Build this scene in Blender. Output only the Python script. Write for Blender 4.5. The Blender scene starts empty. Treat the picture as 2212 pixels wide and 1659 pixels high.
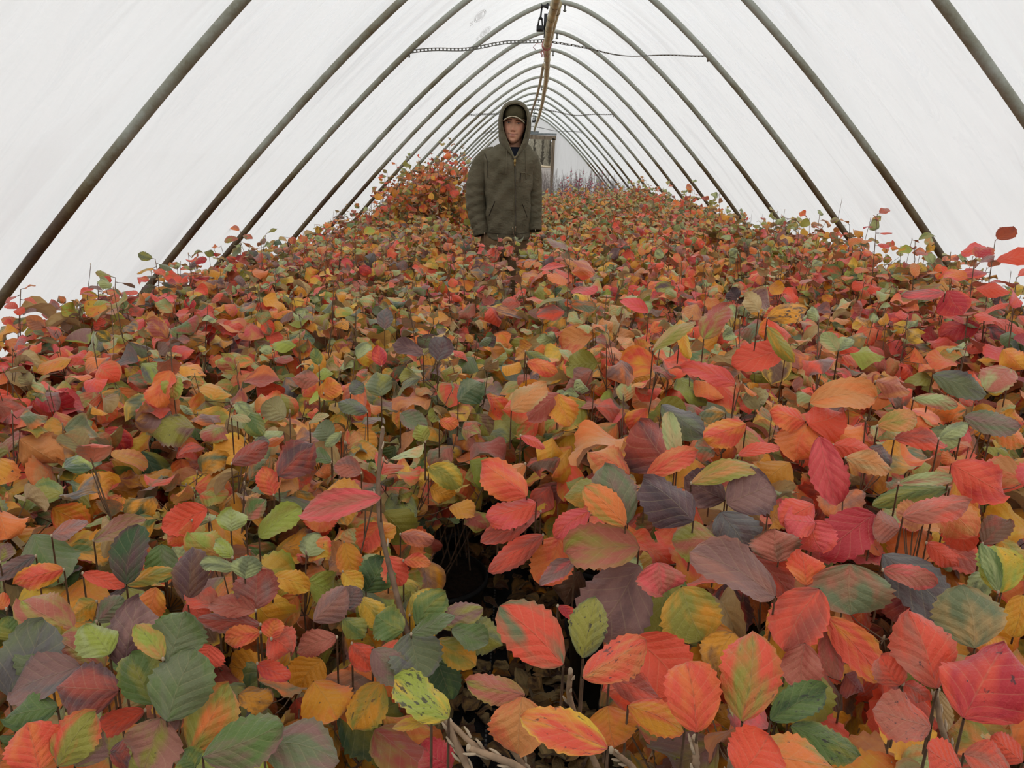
import bpy, bmesh, math, random
import numpy as np
from mathutils import Vector, Matrix

# ------------------------------------------------------------------ camera, world, exposure
F_PX = 1662.0
CH = 1.38                                   # camera height
PIT, YAW, ROL = 0.2788, -0.0018, 0.0358
def cam_axes(p, y, r):
    cx, sx = math.cos(p), math.sin(p); cy, sy = math.cos(y), math.sin(y); cr, sr = math.cos(r), math.sin(r)
    fwd = np.array([sy*cx, cy*cx, -sx]); right = np.array([cy, -sy, 0.0]); up = np.cross(right, fwd)
    return right*cr + up*sr, -right*sr + up*cr, fwd
CR, CU, CF = cam_axes(PIT, YAW, ROL)
CAM = np.array([0, 0, CH])
scn = bpy.context.scene
cam_d = bpy.data.cameras.new('camera'); cam = bpy.data.objects.new('camera', cam_d)
scn.collection.objects.link(cam); scn.camera = cam
cam_d.sensor_fit = 'HORIZONTAL'; cam_d.sensor_width = 36.0; cam_d.lens = 36.0*F_PX/2212.0
cam_d.clip_start = 0.02; cam_d.clip_end = 500
cam.matrix_world = Matrix(((CR[0], CU[0], -CF[0], 0), (CR[1], CU[1], -CF[1], 0), (CR[2], CU[2], -CF[2], CH), (0, 0, 0, 1)))
world = bpy.data.worlds.new('overcast_sky'); scn.world = world; world.use_nodes = True
wn = world.node_tree.nodes; wl = world.node_tree.links; wn.clear()
wo = wn.new('ShaderNodeOutputWorld'); wb = wn.new('ShaderNodeBackground'); tc = wn.new('ShaderNodeTexCoord')
sx = wn.new('ShaderNodeSeparateXYZ'); rp = wn.new('ShaderNodeValToRGB')
wl.new(tc.outputs['Generated'], sx.inputs[0]); wl.new(sx.outputs[2], rp.inputs[0]); wl.new(rp.outputs[0], wb.inputs[0]); wl.new(wb.outputs[0], wo.inputs[0])
rp.color_ramp.elements[0].position = 0.0; rp.color_ramp.elements[0].color = (0.36, 0.365, 0.37, 1)
rp.color_ramp.elements[1].position = 0.8; rp.color_ramp.elements[1].color = (1.0, 1.0, 1.0, 1)
wb.inputs[1].default_value = 1.66
scn.view_settings.view_transform = 'Standard'; scn.view_settings.look = 'None'
scn.view_settings.exposure = 0.03; scn.view_settings.gamma = 1.0; scn.view_settings.use_curve_mapping = False
cy_ = scn.cycles
cy_.use_denoising = True; cy_.max_bounces = 6; cy_.diffuse_bounces = 3; cy_.glossy_bounces = 2
cy_.transmission_bounces = 4; cy_.transparent_max_bounces = 8; cy_.caustics_reflective = False; cy_.caustics_refractive = False
cy_.use_adaptive_sampling = True; cy_.adaptive_threshold = 0.035

def ray(x, y): return CF + CR*(x-1106)/F_PX - CU*(y-829.5)/F_PX
def atY(x, y, Y): d = ray(x, y); return CAM + d*Y/d[1]
def atz(x, y, z): d = ray(x, y); return CAM + d*(z-CH)/d[2]
def proj(P):
    Q = np.asarray(P, float)-CAM; z = Q@CF
    return 1106+F_PX*(Q@CR)/z, 829.5-F_PX*(Q@CU)/z, z
def nrmz(a): return a/(np.linalg.norm(a, axis=-1, keepdims=True)+1e-9)
RNG = np.random.default_rng(11); random.seed(11)

# ------------------------------------------------------------------ helpers
def lin(c):
    c = np.asarray(c, float)/255.0
    return np.where(c <= 0.04045, c/12.92, ((c+0.055)/1.055)**2.4)
def rgba(c, a=1.0): l = lin(c); return (float(l[0]), float(l[1]), float(l[2]), a)
def link(o, parent=None):
    scn.collection.objects.link(o)
    if parent is not None: o.parent = parent
    return o
def tag(o, label=None, cat=None, group=None, kind=None):
    if label: o['label'] = label
    if cat: o['category'] = cat
    if group: o['group'] = group
    if kind: o['kind'] = kind
    return o
def empty(name, loc=(0, 0, 0), rz=0.0):
    o = bpy.data.objects.new(name, None); link(o); o.location = loc; o.rotation_euler = (0, 0, rz); o.empty_display_size = 0.1
    return o
def npmesh(name, verts, quads, mat=None, smooth=True, tris=None):
    me = bpy.data.meshes.new(name)
    verts = np.asarray(verts, np.float32).reshape(-1, 3)
    quads = np.asarray(quads, np.int32).reshape(-1, 4) if quads is not None and len(quads) else np.zeros((0, 4), np.int32)
    tris = np.asarray(tris, np.int32).reshape(-1, 3) if tris is not None and len(tris) else np.zeros((0, 3), np.int32)
    nq, nt = len(quads), len(tris)
    me.vertices.add(len(verts)); me.vertices.foreach_set('co', verts.ravel())
    me.loops.add(nq*4+nt*3); me.loops.foreach_set('vertex_index', np.concatenate([quads.ravel(), tris.ravel()]))
    me.polygons.add(nq+nt)
    me.polygons.foreach_set('loop_start', np.concatenate([np.arange(nq)*4, nq*4+np.arange(nt)*3]).astype(np.int32))
    me.polygons.foreach_set('loop_total', np.concatenate([np.full(nq, 4), np.full(nt, 3)]).astype(np.int32))
    me.update(calc_edges=True)
    me.polygons.foreach_set('use_smooth', np.full(nq+nt, smooth)); me.update()
    if mat is not None: me.materials.append(mat)
    return me
def obj(name, me, parent=None, loc=None):
    o = bpy.data.objects.new(name, me); link(o, parent)
    if loc is not None: o.location = loc
    return o
def set_attr(me, name, typ, arr, dim):
    a = me.attributes.new(name, typ, 'POINT')
    a.data.foreach_set('color' if typ == 'FLOAT_COLOR' else 'vector', np.asarray(arr, np.float32).ravel())
class Geo:
    """collects quads/tris of one part"""
    def __init__(s): s.v = []; s.q = []; s.t = []; s.n = 0; s.c = []
    def add(s, v, q=None, t=None):
        v = np.asarray(v, float).reshape(-1, 3)
        if q is not None and len(q): s.q.append(np.asarray(q, int).reshape(-1, 4)+s.n)
        if t is not None and len(t): s.t.append(np.asarray(t, int).reshape(-1, 3)+s.n)
        s.v.append(v); s.n += len(v)
    def tube(s, pts, rad, sides=6, cap=True):
        pts = np.asarray(pts, float); k = len(pts); rad = np.broadcast_to(np.asarray(rad, float), (k,))
        T = np.gradient(pts, axis=0); T /= np.linalg.norm(T, axis=1)[:, None]+1e-12
        ref = np.array([0, 0, 1.0]) if abs(T[:, 2]).mean() < 0.8 else np.array([1.0, 0, 0])
        A = np.cross(T, ref); A /= np.linalg.norm(A, axis=1)[:, None]+1e-12; B = np.cross(T, A)
        an = np.arange(sides)*2*math.pi/sides
        v = pts[:, None, :]+rad[:, None, None]*(np.cos(an)[None, :, None]*A[:, None, :]+np.sin(an)[None, :, None]*B[:, None, :])
        i = np.arange(k-1)[:, None]*sides; j = np.arange(sides)[None, :]; j2 = (j+1) % sides
        q = np.stack([i+j, i+j2, i+sides+j2, i+sides+j], -1).reshape(-1, 4)
        v = v.reshape(-1, 3); t = []
        if cap:
            v = np.vstack([v, pts[:1], pts[-1:]]); a, b = len(v)-2, len(v)-1
            t = [[a, int((m+1) % sides), int(m)] for m in range(sides)]+[[b, (k-1)*sides+m, (k-1)*sides+(m+1) % sides] for m in range(sides)]
        s.add(v, q, t)
    def box(s, c, h, M=None):
        v = np.array([[x, y, z] for x in (-1, 1) for y in (-1, 1) for z in (-1, 1)], float)*np.asarray(h, float)
        if M is not None: v = v@np.asarray(M).T
        s.add(v+np.asarray(c, float), [[0, 1, 3, 2], [4, 6, 7, 5], [0, 4, 5, 1], [2, 3, 7, 6], [0, 2, 6, 4], [1, 5, 7, 3]])
    def ball(s, c, r, n=8, m=6):
        r = np.broadcast_to(np.asarray(r, float), (3,)); th = np.linspace(0, math.pi, m+1)
        v = []
        for a in th[1:-1]:
            for b in np.arange(n)*2*math.pi/n: v.append([math.sin(a)*math.cos(b), math.sin(a)*math.sin(b), math.cos(a)])
        v.append([0, 0, 1]); v.append([0, 0, -1]); v = np.array(v)*r+np.asarray(c, float)
        q = [[i*n+j, (i+1)*n+j, (i+1)*n+(j+1) % n, i*n+(j+1) % n] for i in range(m-2) for j in range(n)]
        a, b = (m-1)*n, (m-1)*n+1
        t = [[a, j, (j+1) % n] for j in range(n)]+[[b, (m-2)*n+(j+1) % n, (m-2)*n+j] for j in range(n)]
        s.add(v, q, t)
    def grid(s, V):
        V = np.asarray(V, float); a, b = V.shape[:2]
        i = np.arange(a-1)[:, None]*b; j = np.arange(b-1)[None, :]
        s.add(V.reshape(-1, 3), np.stack([i+j, i+j+1, i+b+j+1, i+b+j], -1).reshape(-1, 4))
    def loft(s, rings, cap=True):
        R = np.asarray(rings, float); k, n = R.shape[:2]
        i = np.arange(k-1)[:, None]*n; j = np.arange(n)[None, :]; j2 = (j+1) % n
        q = np.stack([i+j, i+j2, i+n+j2, i+n+j], -1).reshape(-1, 4)
        v = R.reshape(-1, 3); t = []
        if cap:
            v = np.vstack([v, R[0].mean(0), R[-1].mean(0)]); a, b = len(v)-2, len(v)-1
            t = [[a, (m+1) % n, m] for m in range(n)]+[[b, (k-1)*n+m, (k-1)*n+(m+1) % n] for m in range(n)]
        s.add(v, q, t)
    def mesh(s, name, mat=None, smooth=True):
        return npmesh(name, np.vstack(s.v), np.vstack(s.q) if s.q else None, mat, smooth, np.vstack(s.t) if s.t else None)
    def build(s, name, mat=None, parent=None, smooth=True, loc=None):
        return obj(name, s.mesh(name, mat, smooth), parent, loc)

def two_mats(g, gb, name, ma, mb, root):
    nf = sum(len(a) for a in g.q)+sum(len(a) for a in g.t); nq1, nt1 = sum(len(a) for a in g.q), sum(len(a) for a in g.t)
    if gb.n: g.add(np.vstack(gb.v), np.vstack(gb.q), np.vstack(gb.t))
    me = g.mesh(name, ma)
    if gb.n:
        me.materials.append(mb); nq, nt = sum(len(a) for a in g.q), sum(len(a) for a in g.t); mi = np.zeros(nq+nt, np.int32); mi[nq1:nq] = 1; mi[nq+nt1:] = 1; me.polygons.foreach_set('material_index', mi)
    return obj(name, me, root)
class NT:
    def __init__(s, name):
        s.m = bpy.data.materials.new(name); s.m.use_nodes = True; s.t = s.m.node_tree; s.t.nodes.clear()
    def n(s, typ, **kw):
        nd = s.t.nodes.new('ShaderNode'+typ)
        for k, v in kw.items(): setattr(nd, k, v)
        return nd
    def l(s, a, b): s.t.links.new(a, b)
    def math(s, op, a, b=None, c=None, clamp=False):
        nd = s.n('Math', operation=op, use_clamp=clamp)
        for i, x in enumerate((a, b, c)):
            if x is None: continue
            if isinstance(x, (int, float)): nd.inputs[i].default_value = x
            else: s.l(x, nd.inputs[i])
        return nd.outputs[0]
    def mix(s, f, a, b, bt='MIX'):
        nd = s.n('Mix', data_type='RGBA', blend_type=bt)
        for sock, x in ((nd.inputs[0], f), (nd.inputs[6], a), (nd.inputs[7], b)):
            if isinstance(x, (int, float)): sock.default_value = x
            elif isinstance(x, tuple): sock.default_value = x
            else: s.l(x, sock)
        return nd.outputs[2]
    def noise(s, vec, scale, detail=3, rough=0.5, dist=0.0):
        nd = s.n('TexNoise'); nd.inputs['Scale'].default_value = scale; nd.inputs['Detail'].default_value = detail
        nd.inputs['Roughness'].default_value = rough; nd.inputs['Distortion'].default_value = dist
        if vec is not None: s.l(vec, nd.inputs['Vector'])
        return nd.outputs[0]
    def ramp(s, f, stops, interp='LINEAR'):
        nd = s.n('ValToRGB'); cr = nd.color_ramp; cr.interpolation = interp
        while len(cr.elements) < len(stops): cr.elements.new(0.5)
        for e, (p, c) in zip(cr.elements, stops): e.position = p; e.color = c if isinstance(c, tuple) else (c, c, c, 1)
        s.l(f, nd.inputs[0]); return nd.outputs[0]
    def mapping(s, vec, scale=(1, 1, 1), rot=(0, 0, 0), loc=(0, 0, 0)):
        nd = s.n('Mapping'); nd.inputs['Scale'].default_value = scale; nd.inputs['Rotation'].default_value = rot; nd.inputs['Location'].default_value = loc
        s.l(vec, nd.inputs[0]); return nd.outputs[0]
    def bump(s, h, dist, strength=1.0):
        nd = s.n('Bump'); nd.inputs['Distance'].default_value = dist; nd.inputs['Strength'].default_value = strength
        s.l(h, nd.inputs['Height']); return nd.outputs[0]
    def bsdf(s, col, rough=0.6, normal=None, metal=0.0, spec=0.5):
        b = s.n('BsdfPrincipled')
        for sock, x in ((b.inputs['Base Color'], col), (b.inputs['Roughness'], rough), (b.inputs['Metallic'], metal), (b.inputs['Specular IOR Level'], spec)):
            if isinstance(x, (int, float, tuple)): sock.default_value = x
            else: s.l(x, sock)
        if normal is not None: s.l(normal, b.inputs['Normal'])
        return b.outputs[0]
    def out(s, sh):
        o = s.n('OutputMaterial'); s.l(sh, o.inputs[0]); return s.m
def simple(name, col, rough=0.6, var=0.12, scale=30, metal=0.0, bumpd=0.0, coord='Object', spec=0.5):
    m = NT(name); tcn = m.n('TexCoord').outputs[coord]; n = m.noise(tcn, scale, 4)
    c = rgba(col); d = tuple(x*(1-var*2) for x in c[:3])+(1,); e = tuple(min(1, x*(1+var*1.5)) for x in c[:3])+(1,)
    cc = m.ramp(n, [(0.3, d), (0.7, e)])
    return m.out(m.bsdf(cc, rough, m.bump(n, bumpd) if bumpd else None, metal, spec))

# ------------------------------------------------------------------ materials
def mat_film():
    m = NT('milky_polythene'); at = m.n('Attribute', attribute_name='film'); v = at.outputs['Vector']
    big = m.noise(m.mapping(v, (1.3, 0.9, 1)), 1.0, 3)
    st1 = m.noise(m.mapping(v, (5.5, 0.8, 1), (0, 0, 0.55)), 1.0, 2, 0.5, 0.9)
    st2 = m.noise(m.mapping(v, (7, 1.0, 1), (0, 0, -0.5), (7, 3, 0)), 1.0, 2, 0.5, 0.9)
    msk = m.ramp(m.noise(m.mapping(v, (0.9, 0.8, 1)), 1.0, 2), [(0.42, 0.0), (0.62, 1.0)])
    fine = m.noise(v, 60, 2)
    sep = m.n('SeparateXYZ'); m.l(v, sep.inputs[0])
    # condensation patches (height above ground in z) where the sheet is wet and clearer
    wet = m.noise(m.mapping(v, (7, 3.2, 1), (0, 0, 0.35)), 1.0, 4, 0.6, 1.2)
    up = m.ramp(sep.outputs[2], [(0.0, 0.0), (0.55, 0.0), (0.80, 1.0)])
    wetm = m.math('MULTIPLY', m.ramp(wet, [(0.53, 0.0), (0.60, 1.0)]), up)
    h = m.math('ADD', m.math('MULTIPLY', m.math('ADD', st1, st2), 1.0), m.math('MULTIPLY', fine, 0.02))
    bmp = m.bump(h, 0.05, 0.6)
    c = m.mix(m.math('MULTIPLY', big, 0.5), (0.86, 0.87, 0.865, 1), (0.93, 0.94, 0.935, 1))
    c = m.mix(m.math('MULTIPLY', m.math('MULTIPLY', m.ramp(st1, [(0.46, 0.0), (0.64, 1.0)]), msk), 0.55), c, (0.72, 0.72, 0.72, 1))  # grey streaks in the sheet colour: painted shading of soft wrinkles
    tr = m.n('BsdfTranslucent'); m.l(c, tr.inputs[0]); m.l(bmp, tr.inputs[1])
    gl = m.n('BsdfGlossy'); gl.inputs['Roughness'].default_value = 0.25; gl.inputs[0].default_value = (0.9, 0.9, 0.9, 1); m.l(bmp, gl.inputs['Normal'])
    df = m.n('BsdfDiffuse'); df.inputs[0].default_value = (0.85, 0.85, 0.84, 1); m.l(bmp, df.inputs['Normal'])
    s1 = m.n('MixShader'); s1.inputs[0].default_value = 0.24; m.l(tr.outputs[0], s1.inputs[1]); m.l(df.outputs[0], s1.inputs[2])
    s2 = m.n('MixShader'); s2.inputs[0].default_value = 0.07; m.l(s1.outputs[0], s2.inputs[1]); m.l(gl.outputs[0], s2.inputs[2])
    tp = m.n('BsdfTransparent'); s3 = m.n('MixShader')
    m.l(m.math('ADD', m.math('MULTIPLY', wetm, 0.32), 0.03), s3.inputs[0]); m.l(s2.outputs[0], s3.inputs[1]); m.l(tp.outputs[0], s3.inputs[2])
    return m.out(s3.outputs[0])
def mat_pipe():
    m = NT('galvanised_rusty_pipe'); o = m.n('TexCoord').outputs['Object']
    n1 = m.noise(o, 2.2, 4, 0.6); n2 = m.noise(o, 70, 4, 0.7); sep = m.n('SeparateXYZ'); m.l(o, sep.inputs[0])
    hgt = m.math('MULTIPLY', sep.outputs[2], 0.4)
    f = m.math('ADD', m.math('SUBTRACT', m.math('ADD', m.math('MULTIPLY', n1, 1.5), m.math('MULTIPLY', n2, 0.35)), hgt), -0.10)
    c = m.ramp(f, [(0.02, rgba((160, 163, 152))), (0.18, rgba((138, 138, 122))), (0.36, rgba((108, 96, 68))), (0.52, rgba((84, 66, 46))), (0.72, rgba((58, 45, 40)))])
    return m.out(m.bsdf(c, 0.55, m.bump(n2, 0.0006), 0.25))
def mat_leaf(name='leaf_blade', dry=False):
    m = NT(name)
    ca = m.n('Attribute', attribute_name='ca'); cb = m.n('Attribute', attribute_name='cb'); lu = m.n('Attribute', attribute_name='luv')
    sep = m.n('SeparateXYZ'); m.l(lu.outputs['Vector'], sep.inputs[0]); u, v, r = sep.outputs
    au = m.math('ABSOLUTE', u)
    comb = m.n('CombineXYZ'); m.l(u, comb.inputs[0]); m.l(v, comb.inputs[1]); m.l(m.math('MULTIPLY', r, 91.7), comb.inputs[2])
    n1 = m.noise(comb.outputs[0], 1.3, 2, 0.55)
    n2 = m.noise(m.mapping(comb.outputs[0], (1, 1.8, 1)), 9.0, 3, 0.6)
    edge = m.math('MULTIPLY', m.math('POWER', au, 3.0), 0.28)
    f = m.math('ADD', m.math('ADD', m.math('MULTIPLY', n1, 4.4), edge), m.math('SUBTRACT', m.math('MULTIPLY', n2, 0.4), 2.18), clamp=True)
    col = m.mix(f, ca.outputs['Color'], cb.outputs['Color'])
    # veins: midrib and ascending side veins
    ph = m.math('MULTIPLY', m.math('SUBTRACT', v, m.math('MULTIPLY', m.math('POWER', au, 0.85), 0.34)), 5.6)
    fr = m.math('ABSOLUTE', m.math('SUBTRACT', m.math('FRACT', ph), 0.5))
    side = m.math('SUBTRACT', 1.0, m.math('MULTIPLY', fr, 14.0), clamp=True)
    mid = m.math('SUBTRACT', 1.0, m.math('MULTIPLY', au, 30.0), clamp=True)
    fr2 = m.math('ABSOLUTE', m.math('SUBTRACT', m.math('FRACT', m.math('MULTIPLY', m.math('ADD', au, m.math('MULTIPLY', n2, 0.12)), 7.0)), 0.5))
    ter = m.math('MULTIPLY', m.math('SUBTRACT', 1.0, m.math('MULTIPLY', fr2, 9.0), clamp=True), 0.22)
    vein = m.math('MAXIMUM', m.math('MAXIMUM', side, mid), ter)
    col = m.mix(m.math('MULTIPLY', vein, 0.34), col, m.mix(0.45, col, rgba((226, 205, 150))))
    col = m.mix(m.math('MULTIPLY', n2, 0.35), col, (0.0, 0.0, 0.0, 1), 'SOFT_LIGHT')
    # dark spots
    n3 = m.noise(m.mapping(comb.outputs[0], (1, 1.6, 1), loc=(3, 1, 0)), 4.2, 3, 0.65)
    sp = m.math('MULTIPLY', m.math('SUBTRACT', m.math('ADD', n3, m.math('MULTIPLY', ca.outputs['Alpha'], 0.30)), 0.83), 16.0, clamp=True)
    col = m.mix(m.math('MULTIPLY', sp, 0.85), col, rgba((52, 42, 44)))
    geo = m.n('NewGeometry'); under = m.mix(0.42, col, rgba((190, 158, 120)))
    col = m.mix(geo.outputs['Backfacing'], col, under)
    h = m.math('SUBTRACT', m.math('MULTIPLY', fr, 1.0), m.math('MULTIPLY', mid, -0.3))
    bm = m.bump(m.math('ADD', h, m.math('MULTIPLY', n2, 0.8)), 0.0018, 0.9)
    b = m.bsdf(col, 0.45, bm, 0.0, 0.42)
    pn = b.node; pn.inputs['Sheen Weight'].default_value = 0.30; pn.inputs['Sheen Roughness'].default_value = 0.5; pn.inputs['Sheen Tint'].default_value = (0.95, 0.93, 0.95, 1)
    tr = m.n('BsdfTranslucent'); m.l(col, tr.inputs[0]); ms = m.n('MixShader'); ms.inputs[0].default_value = 0.15
    m.l(b, ms.inputs[1]); m.l(tr.outputs[0], ms.inputs[2])
    return m.out(ms.outputs[0])
def mat_floor():
    m = NT('black_weed_fabric'); o = m.n('TexCoord').outputs['Object']; sep = m.n('SeparateXYZ'); m.l(o, sep.inputs[0])
    wv = m.math('MULTIPLY', m.math('SINE', m.math('MULTIPLY', sep.outputs[0], 1600)), m.math('SINE', m.math('MULTIPLY', sep.outputs[1], 1600)))
    n = m.noise(o, 7, 5, 0.65); n2 = m.noise(o, 60, 3)
    c = m.ramp(m.math('ADD', m.math('MULTIPLY', n, 0.7), m.math('MULTIPLY', n2, 0.3)), [(0.35, rgba((38, 39, 42))), (0.55, rgba((56, 58, 62))), (0.75, rgba((92, 88, 80)))])
    ln = m.math('ABSOLUTE', m.math('SUBTRACT', m.math('FRACT', m.math('ADD', m.math('MULTIPLY', sep.outputs[0], 3.28), 0.62)), 0.5))
    lm = m.math('MULTIPLY', m.math('LESS_THAN', ln, 0.009), m.math('GREATER_THAN', m.math('FRACT', m.math('MULTIPLY', sep.outputs[1], 60)), 0.35))
    c = m.mix(m.math('MULTIPLY', lm, 0.75), c, rgba((190, 190, 190)))
    return m.out(m.bsdf(c, 0.6, m.bump(m.math('ADD', wv, m.math('MULTIPLY', n, 8)), 0.001), 0.0, 0.4))
def mat_wood(name, a, b, sc=(30, 30, 2.5)):
    m = NT(name); o = m.n('TexCoord').outputs['Object']; n = m.noise(m.mapping(o, sc), 1.0, 5, 0.65, 0.5)
    return m.out(m.bsdf(m.ramp(n, [(0.3, rgba(a)), (0.7, rgba(b))]), 0.8, m.bump(n, 0.002)))
M = {}
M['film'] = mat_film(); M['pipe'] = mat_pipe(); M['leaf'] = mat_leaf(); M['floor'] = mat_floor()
M['stem'] = simple('shrub_bark', (118, 92, 70), 0.8, 0.2, 60, bumpd=0.001)
M['twig'] = simple('pale_twig_bark', (160, 132, 104), 0.8, 0.16, 90, bumpd=0.001)
M['bud'] = simple('downy_bud', (190, 168, 140), 0.85, 0.1, 200)
M['pot'] = simple('black_pot_plastic', (24, 24, 25), 0.45, 0.15, 20)
M['soil'] = simple('bark_compost', (52, 38, 28), 0.95, 0.3, 60, bumpd=0.01)
M['black'] = simple('black_plastic', (26, 27, 29), 0.45, 0.1, 40)
M['steel'] = simple('dull_steel_strap', (112, 112, 106), 0.5, 0.15, 60, metal=0.5)
M['wire'] = simple('grey_wire', (140, 140, 136), 0.5, 0.1, 60, metal=0.4)
M['twine'] = simple('pink_twine', (196, 128, 122), 0.9, 0.15, 200)
M['oldwood'] = mat_wood('weathered_timber', (98, 82, 66), (158, 140, 116))
M['gravel'] = simple('gravel_yard', (124, 116, 108), 0.95, 0.2, 4, bumpd=0.01)
M['bark_far'] = simple('bare_tree_bark', (104, 98, 84), 0.9, 0.15, 6)
# ------------------------------------------------------------------ the hoop house
XR, HA = 0.221, 1.1125                       # ridge line, apex height above the camera
ZA = CH+HA; S_ = 1.22; D0 = 5.9856
DYH = [.076, .088, -.132, .013, .034, -.089, -.041, -.002, -.008, .001, -.008, .034, .021, .017, -.002]
DXH = [-.008, .008, -.021, .013, .013, .022, .02, .017, .004, -.023, .007, -.021, -.026, -.018, .012]
def halfw(t): t = np.maximum(t, 0); return .7303*np.sqrt(t)+.6248*t-.0391*t**2+.0104*t**3
def hoopY(i): return D0+i*S_+DYH[i+3]
YEND = hoopY(11)+0.03; YBEG = -2.2
def section(n=44, grow=0.0):
    t = (np.linspace(0, 1, n)**1.9)*(ZA)
    w = halfw(t); w[0] = 0
    L = np.stack([XR-w[::-1], ZA-t[::-1]], 1); Rr = np.stack([XR+w[1:], ZA-t[1:]], 1)
    P = np.vstack([L, Rr])
    # round the very apex
    for _ in range(3): P[1:-1] = P[1:-1]*0.5+(P[:-2]+P[2:])*0.25
    if grow:
        T = np.gradient(P, axis=0); T /= np.linalg.norm(T, axis=1)[:, None]
        P = P+np.stack([-T[:, 1], T[:, 0]], 1)*grow
    return P
def film_limit(z): return halfw(ZA-np.asarray(z))
# floor, ground outside
g = Geo(); g.grid([[(x, y, 0.0) for x in (-2.75, 3.2)] for y in (YBEG, YEND)])
fl = g.build('floor', M['floor']); tag(fl, 'black woven weed fabric floor with faint dashed white lines', kind='structure')
g = Geo(); g.grid([[(x, y, -0.03+(1.27*(lambda t: t*t*(3-2*t))(min(1, max(0, (y-21)/26))))) for x in np.linspace(-70, 70, 8)] for y in np.linspace(-60, 120, 91)])
o = g.build('ground', M['gravel']); tag(o, 'grey gravel yard seen through the far doorway', kind='structure')
# the plastic cover: one sheet over the hoops
P = section(60, 0.034); ys = np.arange(YBEG, YEND+0.05, 0.031)
arc = np.concatenate([[0], np.cumsum(np.linalg.norm(np.diff(P, axis=0), axis=1))])
nrm = np.gradient(P, axis=0); nrm /= np.linalg.norm(nrm, axis=1)[:, None]; nrm = np.stack([-nrm[:, 1], nrm[:, 0]], 1)
ph = ((ys-(D0+0.0))/S_) % 1.0; sag = np.sin(np.pi*ph)**1.2
V = np.zeros((len(ys), len(P), 3)); hn = P[:, 1]/ZA
rr = np.random.default_rng(3)
wr = np.zeros((len(ys), len(P)))
for k in range(300):                           # tension folds running off the hoops
    yc = D0+S_*rr.integers(-6, 12)+rr.choice([-1, 1])*rr.uniform(.02, .3); ac = rr.uniform(.4, arc[-1]-.4); sl = rr.uniform(-.9, .9); wd = rr.uniform(.014, .032)
    Yg, Ag = np.meshgrid(ys, arc, indexing='ij'); d = (Yg-yc)-sl*(Ag-ac)
    wr += rr.uniform(.003, .012)*np.exp(-(d/wd)**2-((Ag-ac)/rr.uniform(.2, .5))**2)
off = -0.014*sag[:, None]*np.ones(len(P))[None]+wr*(sag[:, None]**.5)
V[:, :, 0] = P[None, :, 0]+nrm[None, :, 0]*off; V[:, :, 2] = P[None, :, 1]+nrm[None, :, 1]*off; V[:, :, 1] = ys[:, None]
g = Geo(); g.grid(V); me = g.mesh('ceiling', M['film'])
fa = np.zeros((len(ys), len(P), 3)); fa[:, :, 0] = ys[:, None]; fa[:, :, 1] = arc[None]; fa[:, :, 2] = hn[None]
set_attr(me, 'film', 'FLOAT_VECTOR', fa, 3)
film = obj('ceiling', me); tag(film, 'milky translucent plastic sheet stretched over the hoops', kind='structure')
# ink stamps printed on the sheet
def stamp(px, py, ang, s, parent):
    # on the sheet between the third and fourth hoops: intersect the ray with the cover
    d = ray(px, py); best = None
    for t in np.linspace(2, 9, 1400):
        q = CAM+d*t
        if abs(q[0]-XR) > halfw(ZA-q[2])+0.004: best = q; break
    q = best; w0 = halfw(ZA-q[2]); sl = (halfw(ZA-q[2]+.05)-halfw(ZA-q[2]-.05))/.1
    sgn = np.sign(q[0]-XR); tz = np.array([sgn*sl, 0, -1.0]); tz /= np.linalg.norm(tz)  # down the slope
    ty = np.array([0, 1.0, 0]); n = np.cross(ty, tz); n = n if n@(CAM-q) > 0 else -n
    a = ty*math.cos(ang)+tz*math.sin(ang); b = np.cross(n, a)
    gg = Geo()
    for rx, ry in ((.13, .042), (.115, .032)):
        th = np.linspace(0, 2*math.pi, 49)
        ring = [[q+n*.012+a*(rx+e)*math.cos(x)+b*(ry+e)*math.sin(x) for e in (0, .0022)] for x in th]; gg.grid(ring)
    def txt(body, h, ofs):
        cu = bpy.data.curves.new('t', 'FONT'); cu.body = body; cu.size = h; cu.align_x = 'CENTER'; cu.align_y = 'CENTER'; cu.resolution_u = 2
        ob = bpy.data.objects.new('t', cu); scn.collection.objects.link(ob); dg = bpy.context.evaluated_depsgraph_get()
        m2 = bpy.data.meshes.new_from_object(ob.evaluated_get(dg)); bpy.data.objects.remove(ob)
        for pl in m2.polygons:
            vs = [m2.vertices[i].co for i in pl.vertices]
            p3 = [q+n*.012+a*(v.x+ofs[0])+b*(v.y+ofs[1]) for v in vs]
            gg.add(p3, None, [[0, i, i+1] for i in range(1, len(p3)-1)])
    for k in range(13):
        x0 = -.085+k*.0135; hh = .020 if k % 3 else .026; gg.add([q+n*.012+a*(x0+u)+b*v for u, v in ((0, -hh), (.004, -hh), (.004, hh*.8), (0, hh*.8))], [[0, 1, 2, 3]])
    txt('CA  20', .034, (.03, -.066))
    return gg.build('printed_stamp', M['ink'], parent, smooth=False)
M['ink'] = simple('grey_ink', (150, 146, 144), 0.8, 0.02)
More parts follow.
